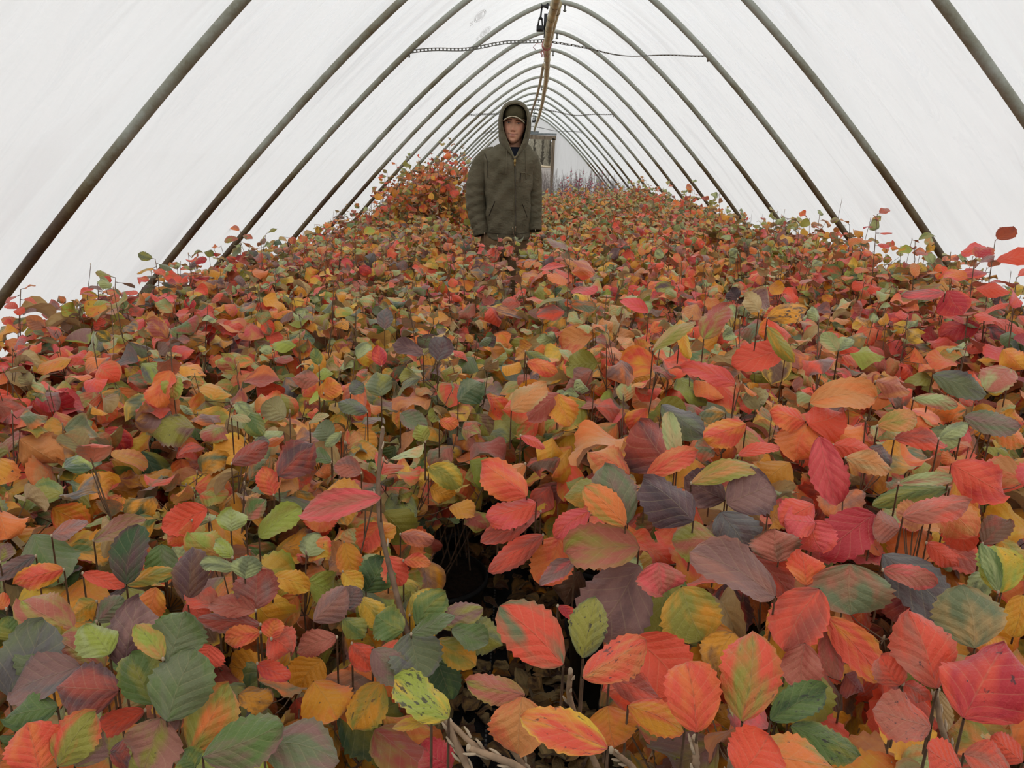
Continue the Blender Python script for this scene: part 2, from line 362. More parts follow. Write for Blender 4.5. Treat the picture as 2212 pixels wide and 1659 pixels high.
# end walls: clear of the doorway at the far end
P0 = section(40, 0.03)
def endwall(name, y, hole, label):
    g = Geo(); zs = np.linspace(0, ZA+0.02, 46); vv = []
    x0, x1, zt = hole
    segs = []
    for z in zs:
        w = float(halfw(ZA-z))+0.02 if z < ZA else 0.0
        segs.append((XR-w, XR+w, z))
    def strip(fl, fr, lo, hi):
        rows = [(fl(z), fr(z), z) for z in np.linspace(lo, hi, 30)]
        g.grid([[(a+(b-a)*k/8, y+0.004*math.sin(9*(a+(b-a)*k/8)+2*z), z) for k in range(9)] for a, b, z in rows])
    W = lambda z: (float(halfw(ZA-z))+0.02) if z < ZA else 0.0
    if zt > 0:
        strip(lambda z: XR-W(z), lambda z: x0, 0, zt); strip(lambda z: x1, lambda z: XR+W(z), 0, zt)
    strip(lambda z: XR-W(z), lambda z: XR+W(z), max(zt, 0), ZA)
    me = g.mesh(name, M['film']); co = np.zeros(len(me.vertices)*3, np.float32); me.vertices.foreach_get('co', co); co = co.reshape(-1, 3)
    set_attr(me, 'film', 'FLOAT_VECTOR', np.stack([co[:, 0], co[:, 2], np.full(len(co), .4)], 1), 3)
    o = obj(name, me); tag(o, label, kind='structure'); return o
DX0, DX1, DZ = -0.16, 0.72, 1.99                # doorway, far end (left jamb stands behind the person)
DX0 = -0.42
endwall('wall_back', YEND, (DX0, DX1, DZ), 'white plastic end wall around the far doorway')
endwall('wall_front', YBEG, (0, 0, 0), 'white plastic end wall behind the camera')
# door frame
dr = empty('door_1', (0, YEND-0.03, 0)); tag(dr, 'weathered timber door frame standing open at the far end', kind='structure')
def dbox(name, c, h, mat=M['oldwood']):
    g = Geo(); g.box(c, h); return g.build(name, mat, dr, smooth=False)
dbox('jamb', (DX1+.03, 0, DZ/2), (.038, .05, DZ/2)); dbox('jamb', (DX0-.03, 0, DZ/2), (.045, .05, DZ/2))
dbox('lintel', ((DX0+DX1)/2, 0, DZ+.02), ((DX1-DX0)/2+.09, .05, .045))
g = Geo(); g.tube([(DX0-.1, -.06, DZ+.10), (DX1+.1, -.06, DZ+.095)], .022, 8)
g.build('header_pipe', simple('painted_pipe', (128, 134, 134), .5), dr)
g = Geo(); g.box((.19, -.05, DZ+.125), (.20, .03, .03)); g.build('track_cover', simple('track_metal', (112, 118, 118), .5), dr, smooth=False)
# hoops
ordn = ['first', 'second', 'third', 'fourth', 'fifth', 'sixth', 'seventh', 'eighth', 'ninth', 'tenth', 'eleventh', 'twelfth', 'thirteenth', 'fourteenth', 'fifteenth',
        'sixteenth', 'seventeenth', 'eighteenth', 'nineteenth', 'twentieth']
look = {-3: 'browned with rust', -2: 'with brown legs', -1: 'carrying the first cross tie', 0: 'with its crown at the top edge'}
Ph = section(60)
for i in range(-3, 12):
    y = hoopY(i); r = 0.0168
    root = empty('arch_hoop', (0, y, 0))
    kinkA = 0.012*np.sin(np.linspace(0, 9, len(Ph))+i*1.7)
    pts = np.stack([Ph[:, 0]+DXH[i+3], kinkA*0.6, Ph[:, 1]], 1)
    g = Geo(); g.tube(pts, r, 12); g.build('pipe', M['pipe'], root)
    g = Geo(); g.tube([(XR+DXH[i+3]+.035, 0, ZA-.015), (XR+DXH[i+3]+.035, 0, ZA-.062)], .007, 6); g.ball((XR+DXH[i+3]+.035, 0, ZA-.055), (.013, .013, .007)); g.build('bolt', M['steel'], root)
    extra = look.get(i, '')
    lab = f"{ordn[i+3]} steel pipe hoop from the camera" + (', '+extra if extra else ', grey crown and rusty legs')
    if i == 11: lab = 'last steel pipe hoop, against the far white end wall'
    tag(root, lab, 'hoop', 'steel hoops of the tunnel')
# perforated cross ties and their wire halves
def ribbon(g, pts, wid, twist, holes=True, thick=.0016):
    pts = np.asarray(pts, float); seg = np.linalg.norm(np.diff(pts, axis=0), axis=1); s = np.concatenate([[0], np.cumsum(seg)])
    n = int(s[-1]/.0105); ss = np.linspace(0, s[-1], n+1); Q = np.stack([np.interp(ss, s, pts[:, k]) for k in range(3)], 1)
    for _ in range(12): Q[1:-1] = Q[1:-1]*.5+(Q[:-2]+Q[2:])*.25
    tw = np.interp(ss, s, twist); T = np.gradient(Q, axis=0); T /= np.linalg.norm(T, axis=1)[:, None]
    A = np.cross(T, [0, 1.0, 0]); A /= np.linalg.norm(A, axis=1)[:, None]; B = np.cross(T, A)
    W = A*np.cos(tw)[:, None]+B*np.sin(tw)[:, None]; Nn = np.cross(T, W)
    for sg in (-1, 1):
        g.loft([[q+w*(sg*wid*.36)+w*wid*.13*a+nn*thick*b for a, b in ((-1, -1), (1, -1), (1, 1), (-1, 1))] for q, w, nn in zip(Q, W, Nn)])
    for k in range(0, n, 2):
        q, w, nn, t = Q[k], W[k], Nn[k], T[k]
        g.loft([[q+w*s_*wid*.3+t*a*.0042+nn*thick*b for a, b in ((-1, -1), (1, -1), (1, 1), (-1, 1))] for s_ in (-1, 1)], cap=False)
def strap(Lp, Mp, Rp, Y, waves, twR, label):
    root = empty('perforated_tie', (0, Y, 0)); O = np.array([0, Y, 0])
    A, B_, C_ = atY(*Lp, Y), atY(*Mp, Y), atY(*Rp, Y)
    a = [A+(B_-A)*t+np.array([0, 0, .012*math.sin(t*9+1)*math.sin(math.pi*t)])-O for t in np.linspace(0, 1, 14)]
    g = Geo(); ribbon(g, a, .019, np.linspace(0.25, 0, 14)); g.build('strap', M['steel'], root, smooth=False)
    b = [B_+(C_-B_)*t+np.array([0, 0, -.03*math.sin(math.pi*t)+waves*math.sin(t*10)*math.sin(math.pi*t)])-O for t in np.linspace(0, 1, 16)]
    g = Geo(); ribbon(g, b, .015, twR, thick=.001); g.build('twisted_strap', M['steel'], root, smooth=False)
    for q in (A, C_): g = Geo(); g.tube([q-O+np.array([0, 0, .02]), q-O-np.array([0, 0, .03])], .005, 6); g.ball(q-O, .010); g.build('bolt', M['steel'], root)
    tag(root, label, 'tie', 'cross ties between hoops')
tw = np.concatenate([np.linspace(.9, 1.45, 8), np.linspace(1.5, 1.2, 8)])
YS1, YS2, YS3 = hoopY(-1), hoopY(3), hoopY(7)
strap((884, 112), (1178, 88), (1530, 121), YS1, .010, tw, 'perforated metal cross tie nearest the camera, holes showing')
strap((1007, 250), (1165, 236), (1423-97, 247), YS2, .012, tw*0.7, 'perforated metal cross tie passing behind the hooded man')
strap((1044, 288), (1152, 273), (1257, 285), YS3, .006, tw*.8, 'faint cross tie farthest back, just above the doorway')
# bamboo poles
def bamboo(path, rad, node, label, mat, nodeseed):
    path = np.asarray(path, float); seg = np.linalg.norm(np.diff(path, axis=0), axis=1); s = np.concatenate([[0], np.cumsum(seg)])
    rn = random.Random(nodeseed); ss = []; rr_ = []; nodes = []; x = .1
    while x < s[-1]: nodes.append(x); x += node*rn.uniform(.8, 1.2)
    for k in range(int(s[-1]/.02)+1): ss.append(k*.02); rr_.append(1.0)
    for nd in nodes: ss += [nd-.012, nd-.004, nd, nd+.004, nd+.012]; rr_ += [1.0, 1.10, .96, 1.14, 1.0]
    od = np.argsort(ss); ss = np.clip(np.array(ss)[od], 0, s[-1]); rr_ = np.array(rr_)[od]; keep = np.concatenate([[True], np.diff(ss) > 5e-4]); ss = ss[keep]; rr_ = rr_[keep]
    Q = np.stack([np.interp(ss, s, path[:, k]) for k in range(3)], 1)
    for _ in range(20): Q[1:-1] = Q[1:-1]*.5+(Q[:-2]+Q[2:])*.25
    R_ = np.interp(ss, [0, s[-1]], rad)*rr_
    root = empty('bamboo_pole', tuple(Q[0])); g0 = Geo(); g0.tube(Q-Q[0], R_, 12)
    g = Geo()
    for nd in nodes:
        q = np.array([np.interp(nd, s, path[:, k]) for k in range(3)])-Q[0]; k = int(np.argmin(abs(ss-nd))); q = Q[k]-Q[0]; T = Q[min(k+2, len(Q)-1)]-Q[max(k-2, 0)]; T /= np.linalg.norm(T)
        g.tube([q-T*.004, q+T*.004], R_[k]*1.1, 12)
    two_mats(g0, g, 'culm', mat, M['node'], root); tag(root, label, 'pole', 'bamboo ridge poles'); return root
M['bamboo'] = simple('bamboo_skin', (186, 172, 128), .5, .2, 16); M['bamboo2'] = simple('grey_bamboo', (164, 150, 122), .55, .14, 14)
M['node'] = simple('bamboo_node', (96, 74, 50), .7, .15, 60)
bamboo([atY(1225, -120, 3.1)+np.array([0, 0, 0]), atY(1201, 3, 3.75), atY(1188, 52, 4.15), atY(1181, 93, YS1)+np.array([0, 0, -.02])], (.0215, .0185), .26, 'thick end length of bamboo pole running off the top edge', M['bamboo'], 2)
bamboo([atY(1196, 18, 3.9)+np.array([.018, 0, .018]), atY(1182, 100, YS1), atY(1182, 140, 5.75), atY(1180, 172, 6.7), atY(1172, 220, 8.9), atY(1165, 250, 10.7), atY(1157, 272, 12.8), atY(1154, 283, 14.6)], (.020, .0165), .42, 'long bamboo pole bending down toward the door frame', M['bamboo'], 5)
bamboo([atY(1174, 140, 8.0), atY(1167, 178, 8.6), atY(1160, 208, 9.2), atY(1147, 246, 11.0), atY(1143, 262, 12.6)], (.0145, .012), .34, 'thinner grey bamboo pole slanting down behind the hood', M['bamboo2'], 8)
# pink twine
q0 = atY(1181, 97, YS1); g = Geo()
for k in range(4):
    th = np.linspace(0, 2*math.pi, 20); yy = -.03+.018*k
    g.tube([q0+np.array([.026*math.cos(x), yy+.006*math.sin(x*1+k), .026*math.sin(x)]) for x in th], .0022, 5, cap=False)
for k in range(3):
    a = 3.5+k*.6; g.tube([q0+np.array([-.012, -.03, -.026]), q0+np.array([-.02+.02*math.cos(a), -.04, -.045-.006*k]), q0+np.array([-.005+.02*math.cos(a*2), -.04, -.07]), q0+np.array([-.03*k*.5, -.03, -.03])], .002, 5)
g.tube([q0+np.array([-.02, -.02, 0]), q0+np.array([-.06, -.03, .0]), q0+np.array([-.075, -.03, -.02]), q0+np.array([-.06, -.02, -.03])], .002, 5)
o = g.build('twine_binding', M['twine']); tag(o, 'pink twine wound around the bamboo pole at the first cross tie', 'twine')
# black hangers
def hanger(px, py, Y, label, sc=1.0):
    q = atY(px, py, Y); g = Geo(); root = empty('wire_hanger', tuple(q))
    g.tube([(-.012*sc, 0, .055*sc), (-.016*sc, 0, .01*sc)], .004*sc, 8)
    g.loft([[(-.016*sc+a*w, b*.012*sc, z*sc) for a, b in ((-1, -1), (1, -1), (1, 1), (-1, 1))] for w, z in ((.006*sc, .012), (.009*sc, .004))])
    for a in (-1, 1): g.loft([[(-.016*sc+a*x*sc+d*.0035*sc, e*.01*sc, z*sc) for d, e in ((-1, -1), (1, -1), (1, 1), (-1, 1))] for x, z in ((.006, .008), (.011, -.028))])
    g.box((-.016*sc, 0, -.036*sc), (.017*sc, .012*sc, .012*sc)); g.build('body', M['black'], root)
    g = Geo(); g.loft([[(x*sc+.002*sc, b*.009*sc, z*sc) for b, z in ((-1, .06-h), (1, .06-h), (1, .06+h), (-1, .06+h))] for x, h in ((-.018, .010), (-.01, .004), (.004, .006), (.012, .013), (.016, .010))]); g.build('spool', M['black'], root)
    g = Geo(); g.loft([[(x*sc, b*.008*sc, z*sc) for x, b in ((.0, -1), (.014, -1), (.014, 1), (.0, 1))] for z in (.028, -.04)]); g.tube([(.005*sc, 0, -.03*sc), (.004*sc, 0, -.075*sc)], .003*sc, 6); g.build('clamp', M['black'], root)
    g = Geo(); zt = (ZA-.03-q[2]); g.tube([(.004, 0, .0), (XR-q[0], 0, zt)], .0014, 4); g.build('hook_wire', M['wire'], root)
    tag(root, label, 'hanger', 'black hangers under the ridge')
hanger(1175, 44, hoopY(0)-.75, 'black plastic hanger beside the bamboo pole, near the top edge', 1.35)
hanger(1155.5, 256, hoopY(6)+.1, 'small black hanger far back, right of the hood', 1.3)
# ridge wire
g = Geo(); pts = []
for i in range(-3, 12): pts.append((XR+DXH[i+3]-.02, hoopY(i), ZA-.045)); pts.append((XR-.03, hoopY(i)+S_/2, ZA-.075))
g.tube(pts[:-1], .0022, 5); o = g.build('ridge_wire', M['wire']); tag(o, 'thin grey wire sagging along the ridge under the hoops', 'wire')
stamp(1034.5, 31, 0.05, 1, film); stamp(1046, 66, 0.05, 1, film)
# outside beyond the doorway: bare trees, straw-coloured bank, a log
rt = random.Random(5)
def bare_tree(x, y, h, lab):
    root = empty('bare_tree', (x, y, 1.2)); g = Geo(); g.tube([(0, 0, 0), (.05*h*.1, 0, h*.5), (0, 0, h)], [.022*h*.5, .014*h*.5, .003], 6); g.build('trunk', M['bark_far'], root)
    g = Geo()
    for k in range(150):
        z0 = h*rt.uniform(.05, .93); a = rt.uniform(0, 6.28); L = (h-z0*.75)*rt.uniform(.08, .2); e = rt.uniform(.75, 1.4)
        p = np.array([0, 0, z0]); d = np.array([math.cos(a)*math.cos(e), math.sin(a)*math.cos(e), math.sin(e)])
        g.tube([p, p+d*L*.5+np.array([0, 0, .02*L]), p+d*L+np.array([0, 0, .2*L])], [.022, .014, .005], 3, cap=False)
        for _ in range(3):
            b = rt.uniform(0, 6.28); q = p+d*L*rt.uniform(.3, .9); g.tube([q, q+np.array([math.cos(b), math.sin(b), .8])*L*.35], [.02, .006], 3, cap=False)
    g.build('branches', M['bark_far'], root); tag(root, lab, 'tree', 'bare trees beyond the doorway')
wid = ['far left of the doorway view', 'left part of the doorway view', 'left of the middle of the doorway', 'middle of the doorway', 'just right of the middle of the doorway', 'right part of the doorway view', 'beside the right jamb']
for k in range(9):
    x = -1.6+k*.62+rt.uniform(-.1, .1); hh = (1.75+.75*math.exp(-((x-1.4)/.9)**2))*rt.uniform(.96, 1.04)
    bare_tree(x, 60+rt.uniform(-2, 2)+(k % 2)*3, hh*1.0, f"bare grey-brown tree in the {'front' if k % 2 == 0 else 'back'} rank, {wid[min(6, k*7//9)]}")
g = Geo(); nx = 40
for (yy, base, amp, sd) in ((66, 3.15, .5, 1),):
    xs = np.linspace(-9, 9, 90); rs = np.random.default_rng(sd)
    top = base+.85*np.exp(-((xs-1.5)/.8)**4)+rs.normal(0, .04, 90)
    g.grid([[(x, yy+2.5*f+.5*math.sin(x*3+f*5), 1.1+(t-1.1)*math.sin(f*math.pi/2)) for f in np.linspace(0, 1, 9)] for x, t in zip(xs, top)])
m = NT('bare_woods'); oc = m.n('TexCoord').outputs['Object']; nn = m.noise(m.mapping(oc, (9, 3, 1.6)), 1.0, 5, .7)
M['woods'] = m.out(m.bsdf(m.ramp(nn, [(.3, rgba((104, 98, 82))), (.7, rgba((156, 148, 126)))]), .95, m.bump(nn, .2)))
o = g.build('wooded_bank', M['woods']); tag(o, 'wooded bank of bare brown undergrowth behind the yard', 'woods', kind='stuff')
g = Geo(); g.tube([(-3, 47, 1.42), (0, 46, 1.36), (1.5, 45.5, 1.26), (6, 46, 1.2)], .06, 8)
o = g.build('fallen_log', simple('pale_log', (188, 170, 140), .8)); tag(o, 'pale fallen log lying across the gravel yard', 'log')
# ------------------------------------------------------------------ the man in the aisle
PY = 5.3; PR = np.array([-.085, PY, 0.0])
def W(px, py, dy=0.0): return atY(px, py, PY+dy)-PR
def mat_cloth(name, a, b, sc=26, weave=900, bd=.004, rough=.85):
    m = NT(name); o = m.n('TexCoord').outputs['Object']; n = m.noise(o, sc*.35, 4, .6); n2 = m.noise(o, weave, 2)
    n3 = m.noise(m.mapping(o, (1, 1, 1.8), (.4, .3, .2)), sc, 3, .55, .8)
    c = m.mix(m.math('MULTIPLY', n2, .25), m.ramp(n, [(.3, rgba(a)), (.7, rgba(b))]), (0, 0, 0, 1), 'SOFT_LIGHT')
    return m.out(m.bsdf(c, rough, m.bump(m.math('ADD', m.math('MULTIPLY', n3, 1.6), m.math('MULTIPLY', n2, .06)), bd, .7), 0, .15))
M['jacket'] = mat_cloth('olive_canvas', (92, 86, 68), (118, 111, 92), bd=.007); M['jacket_edge'] = mat_cloth('worn_canvas_edge', (112, 104, 80), (134, 126, 104), 60)
M['lining'] = mat_cloth('dark_lining', (38, 30, 26), (52, 42, 36)); M['cap'] = mat_cloth('dark_olive_cap', (74, 68, 48), (94, 86, 62), 60); M['trim'] = simple('frayed_cap_edge', (196, 186, 160), .9, .1, 90)
M['shirt'] = mat_cloth('navy_shirt', (30, 33, 46), (50, 54, 68), 60); M['trousers'] = mat_cloth('khaki_duck', (104, 82, 58), (132, 108, 80)); M['boot'] = simple('dark_boot', (42, 36, 32), .7, .15, 30)
M['brass'] = simple('brass_zip', (176, 146, 88), .35, .1, 80, metal=.7); M['cord'] = simple('olive_cord', (112, 104, 82), .8, .1, 200); M['zip'] = simple('dark_zip', (70, 62, 48), .6, .2, 300)
M['eye'] = simple('eye_white', (196, 186, 178), .3, .02); M['iris'] = simple('brown_iris', (46, 30, 22), .25, .05); M['teeth'] = simple('teeth', (196, 170, 156), .35, .02); M['brow'] = simple('dark_brown_hair', (50, 34, 26), .8, .1, 200)
man = empty('person', tuple(PR)); tag(man, 'young man in olive hooded jacket and dark cap standing smiling in the aisle', 'person')
def subsurf(o, lv=1):
    m = o.modifiers.new('s', 'SUBSURF'); m.levels = lv; m.render_levels = lv
# head centre between the eyes, slightly turned and tilted
EYE = W(1111.0, 266.0, -.085)
HC = EYE+np.array([0, .085, 0])
def headpt(x, y, z):                              # x right in the picture, y away from camera, z up, relative to head axis at eye line
    a = math.radians(-3.0); tilt = math.radians(3.2)
    p = np.array([x*math.cos(a)-y*math.sin(a), x*math.sin(a)+y*math.cos(a), z])
    return np.array([p[0]*math.cos(tilt)+p[2]*math.sin(tilt), p[1], -p[0]*math.sin(tilt)+p[2]*math.cos(tilt)])+HC
G = lambda x, s: math.exp(-(x/s)**2)
def face_bump(x, z):
    b = 0.0
    if -.060 < z < .03:
        wN = .0075+.006*G(z+.040, .016); hN = (.006+.021*min(1, max(0, (.012-z)/.05)))*(1 if z > -.043 else G(z+.043, .0065)); b += hN*G(x, wN)
        b += .008*G(z+.042, .009)*(G(x-.0135, .006)+G(x+.0135, .006))
    for s in (-1, 1):
        b -= .0115*G(x-s*.0315, .0165)*G(z-.001, .0115)
        b += .0045*G(x-s*.031, .022)*G(z-.021, .007)
        b += .0065*G(x-s*.043, .018)*G(z+.036, .018)
        b -= .003*G(x-s*.031, .006)*G(z+.066+.008, .012)
    sm = .006*(x/.024)**2; zz = z-sm
    b += .0052*G(x, .024)*G(zz+.0655, .0055)+.0062*G(x, .021)*G(zz+.0800, .0062)-.0050*G(x, .026)*G(zz+.0725, .0026)
    b -= .004*G(x, .02)*G(z+.093, .006); b += .006*G(x, .018)*G(z+.110, .012)
    return b
zl = np.array([-.128, -.122, -.110, -.095, -.075, -.050, -.025, 0, .03, .06, .09, .11, .122]); wl_ = np.array([.010, .021, .034, .0465, .0575, .0655, .0705, .0725, .075, .073, .062, .040, .010])
fl_ = np.array([.045, .064, .078, .082, .0835, .0845, .085, .086, .090, .084, .064, .040, .010]); bl_ = np.array([.01, .02, .035, .055, .075, .088, .095, .099, .100, .094, .076, .048, .010])
zs = np.concatenate([np.linspace(-.128, .03, 84), np.linspace(.034, .122, 22)]); rings = []; th = np.linspace(0, 2*math.pi, 97)[:-1]
for z in zs:
    w, f_, b_ = np.interp(z, zl, wl_), np.interp(z, zl, fl_), np.interp(z, zl, bl_); rg = []
    for a in th:
        c, s = math.cos(a), math.sin(a); x = w*math.copysign(abs(c)**.85, c); y = -f_*abs(s)**.85 if s > 0 else b_*abs(s)**.9
        if s > 0: y -= face_bump(x, z)*min(1, s*1.6)
        rg.append(headpt(x, y, z))
    rings.append(rg)
gh = Geo(); gh.loft(rings)
for s in (-1, 1):                                 # ears
    gh.loft([[headpt(s*(.068+.010*k/3+.004*math.sin(a)), .012+.016*math.cos(a)*r, .0+.028*math.sin(a)*r) for a in np.linspace(0, 2*math.pi, 13)[:-1]] for k, r in ((0, .8), (1.5, 1.0), (3, .75))])
nb = W(1112, 330, .03)
gh.loft([[q+np.array([.056*r*math.cos(a), .058*r*math.sin(a), 0]) for a in np.linspace(0, 2*math.pi, 25)[:-1]] for q, r in ((headpt(0, .02, -.07), .95), (headpt(0, .022, -.10), 1.0), (headpt(0, .03, -.14), 1.0), (nb*.5+headpt(0, .035, -.16)*.5, 1.05), (nb, 1.25), (nb-np.array([0, 0, .05]), 1.9))])
# skinned skeleton for trunk, limbs, hands
sv, se, sr = [], [], []
def J(p, r, par=None):
    sv.append(tuple(p)); sr.append(r); k = len(sv)-1
    if par is not None: se.append((par, k))
    return k
pel = J(W(1098, 490, .02), .125); ch1 = J(W(1102, 440, .02), .125, pel); ch2 = J(W(1104, 385, .02), .145, ch1); nk = J(W(1110, 340, .03), .085, ch2)
armsP = {-1: [(1062, 342, .02, .062), (1042, 358, .02, .058), (1030, 425, .03, .045), (1034, 455, .02, .038), (1041, 500, -.02, .028), (1042, 512, -.025, .030)],
         1: [(1138, 352, .03, .062), (1148, 365, .04, .056), (1157, 425, .06, .043), (1156, 455, .04, .036), (1155, 494, .0, .028), (1155, 504, -.005, .030)]}
for s in (-1, 1):
    par = ch2
    for px, py, dy, r in armsP[s]: par = J(W(px, py, dy), r, par)
    wv = W(*armsP[s][-1][:3]); palm = J(wv+np.array([0, 0, -.035]), .030, par); palm2 = J(wv+np.array([0, .003, -.062]), .031, palm)
    # fingers fan from front (towards camera, index) to back, curling inwards and down
    for k, (dy, ln) in enumerate(((-.030, .068), (-.010, .078), (.010, .074), (.028, .058))):
        b = wv+np.array([0, dy, -.078]); p = J(b, .0095, palm2); inn = -s*.004
        p = J(b+np.array([inn, -.001, -ln*.38]), .0088, p); p = J(b+np.array([inn-s*.010, -.002, -ln*.70]), .0082, p); p = J(b+np.array([inn-s*.026, -.002, -ln*.88]), .0072, p)
    t = J(wv+np.array([-s*.016, -.034, -.030]), .0115, palm); t = J(wv+np.array([-s*.022, -.050, -.055]), .0105, t); t = J(wv+np.array([-s*.022, -.056, -.080]), .0090, t)
for s in (-1, 1):
    h = J(np.array([-.015+s*.09, .02, .87]), .098, pel); k = J(np.array([-.01+s*.10, .0, .50]), .062, h); c = J(np.array([-.005+s*.10, .02, .34]), .058, k); a = J(np.array([s*.10, .04, .10]), .038, c); ft = J(np.array([s*.105, -.03, .05]), .036, a); J(np.array([s*.11, -.13, .035]), .028, ft)
me = bpy.data.meshes.new('sk'); me.from_pydata(sv, se, []); so = bpy.data.objects.new('sk', me); link(so)
so.modifiers.new('sk', 'SKIN'); sl = me.skin_vertices[0].data
for i, r in enumerate(sr): sl[i].radius = (r, r)
sl[0].use_root = True
m_ = so.modifiers.new('ss', 'SUBSURF'); m_.levels = 2; m_.render_levels = 2
dg = bpy.context.evaluated_depsgraph_get(); e = so.evaluated_get(dg).to_mesh(); nv_ = len(e.vertices)
co = np.zeros(nv_*3); e.vertices.foreach_get('co', co); gh.add(co.reshape(-1, 3), [list(p.vertices) for p in e.polygons if len(p.vertices) == 4], [list(p.vertices) for p in e.polygons if len(p.vertices) == 3])
bpy.data.objects.remove(so)
bme = gh.mesh('body_raw'); bo = bpy.data.objects.new('braw', bme); link(bo); rm = bo.modifiers.new('r', 'REMESH'); rm.mode = 'VOXEL'; rm.voxel_size = .0036; rm.use_smooth_shade = True
dg = bpy.context.evaluated_depsgraph_get(); bm2 = bpy.data.meshes.new_from_object(bo.evaluated_get(dg)); bpy.data.objects.remove(bo); bm2.name = 'body'
_b = bmesh.new(); _b.from_mesh(bm2); _b.verts.ensure_lookup_table(); seen = set(); best = []
for v0 in _b.verts:                                   # keep the one connected surface
    if v0.index in seen: continue
    st = [v0]; seen.add(v0.index); comp = [v0]
    while st:
        v_ = st.pop()
        for e_ in v_.link_edges:
            w_ = e_.other_vert(v_)
            if w_.index not in seen: seen.add(w_.index); st.append(w_); comp.append(w_)
    if len(comp) > len(best): best = comp
bs = set(v.index for v in best); bmesh.ops.delete(_b, geom=[v for v in _b.verts if v.index not in bs], context='VERTS'); _b.to_mesh(bm2); _b.free()
bm2.polygons.foreach_set('use_smooth', np.ones(len(bm2.polygons), bool))
# skin colour by place on the face: lips, flush, brows, lash line, stubble-free
nv_ = len(bm2.vertices); co = np.zeros(nv_*3); bm2.vertices.foreach_get('co', co); co = co.reshape(-1, 3); q = co-HC
a, tl = math.radians(-3.0), math.radians(3.2); x1 = q[:, 0]*math.cos(tl)-q[:, 2]*math.sin(tl); z1 = q[:, 0]*math.sin(tl)+q[:, 2]*math.cos(tl); x = x1*math.cos(a)+q[:, 1]*math.sin(a); yv = -x1*math.sin(a)+q[:, 1]*math.cos(a); z = z1
sk = np.tile(lin((222, 170, 140)), (nv_, 1)); fr = (yv < -.03) & (z > -.15)
def paint(m, c): 
    global sk
    m = (np.clip(m, 0, 1)*fr)[:, None]; sk = sk*(1-m)+lin(c)*m
gs = lambda u, s: np.exp(-(u/s)**2)
for s in (-1, 1): paint(.38*gs(x-s*.045, .02)*gs(z+.032, .02), (202, 120, 98))
paint(.5*gs(x, .010)*gs(z+.038, .012), (204, 122, 102))
zz = z-.006*(x/.024)**2
paint(.8*gs(x, .019)*gs(zz+.0672, .0036), (184, 112, 102)); paint(.9*gs(x, .015)*gs(zz+.0805, .0050), (186, 108, 102)); paint(1.0*np.exp(-(x/.029)**6)*gs(zz+.0738, .0016), (112, 62, 54))
for s in (-1, 1):
    paint(.9*gs(x-s*.029, .009)*gs(z+.067, .004)*.6, (120, 68, 58))
    bx = (x-s*.032)/.021; paint(1.5*(np.abs(bx) < 1)*gs(z-(.0185-.004*bx*s*1-.004*bx**2), .0036), (62, 42, 32)); paint(.55*gs(x-s*.031, .017)*gs(z-.004, .008), (140, 92, 74))
    paint(1.2*(np.abs(x-s*.0315) < .0145)*gs(z-(.0058-14*(x-s*.0315)**2), .0017), (48, 32, 28)); paint(.5*gs(x-s*.012, .004)*gs(z-.004, .007), (150, 98, 80))
paint(.35*gs(x, .03)*gs(z+.098, .012), (184, 128, 104)); paint(.5*(abs(np.abs(x)-.009) < .0045)*gs(z+.051, .0028), (100, 54, 46))
set_attr(bm2, 'skin', 'FLOAT_COLOR', np.concatenate([sk, np.ones((nv_, 1))], 1), 4)
m = NT('skin'); at = m.n('Attribute', attribute_name='skin'); nn = m.noise(m.n('TexCoord').outputs['Object'], 60, 3)
pb = m.n('BsdfPrincipled'); m.l(m.mix(m.math('MULTIPLY', nn, .2), at.outputs['Color'], (0, 0, 0, 1), 'SOFT_LIGHT'), pb.inputs['Base Color']); pb.inputs['Roughness'].default_value = .5; pb.inputs['Specular IOR Level'].default_value = .35
pb.inputs['Subsurface Weight'].default_value = .0
bm2.materials.clear(); bm2.materials.append(m.out(pb.outputs[0])); body = obj('body', bm2, man)
for s in (-1, 1):
    c = headpt(s*.0315, -.0705, .0015); g = Geo(); g.ball(c-np.array([0, 0, 0]), (.0125, .0085, .0046), 14, 10); eo = g.build('eye', M['eye'], body)
    g = Geo(); g.ball(c+np.array([0, -.0060, .0006]), (.0052, .0035, .0050), 12, 8); g.build('iris', M['iris'], body)
g = Geo(); g.grid([[headpt(x, -.0862-.0025*math.cos(x*60)+.0, -.0735+.006*(x/.024)**2+h) for x in np.linspace(-.018, .018, 11)] for h in (-.0010, .0017)]); g.build('teeth', M['teeth'], body)
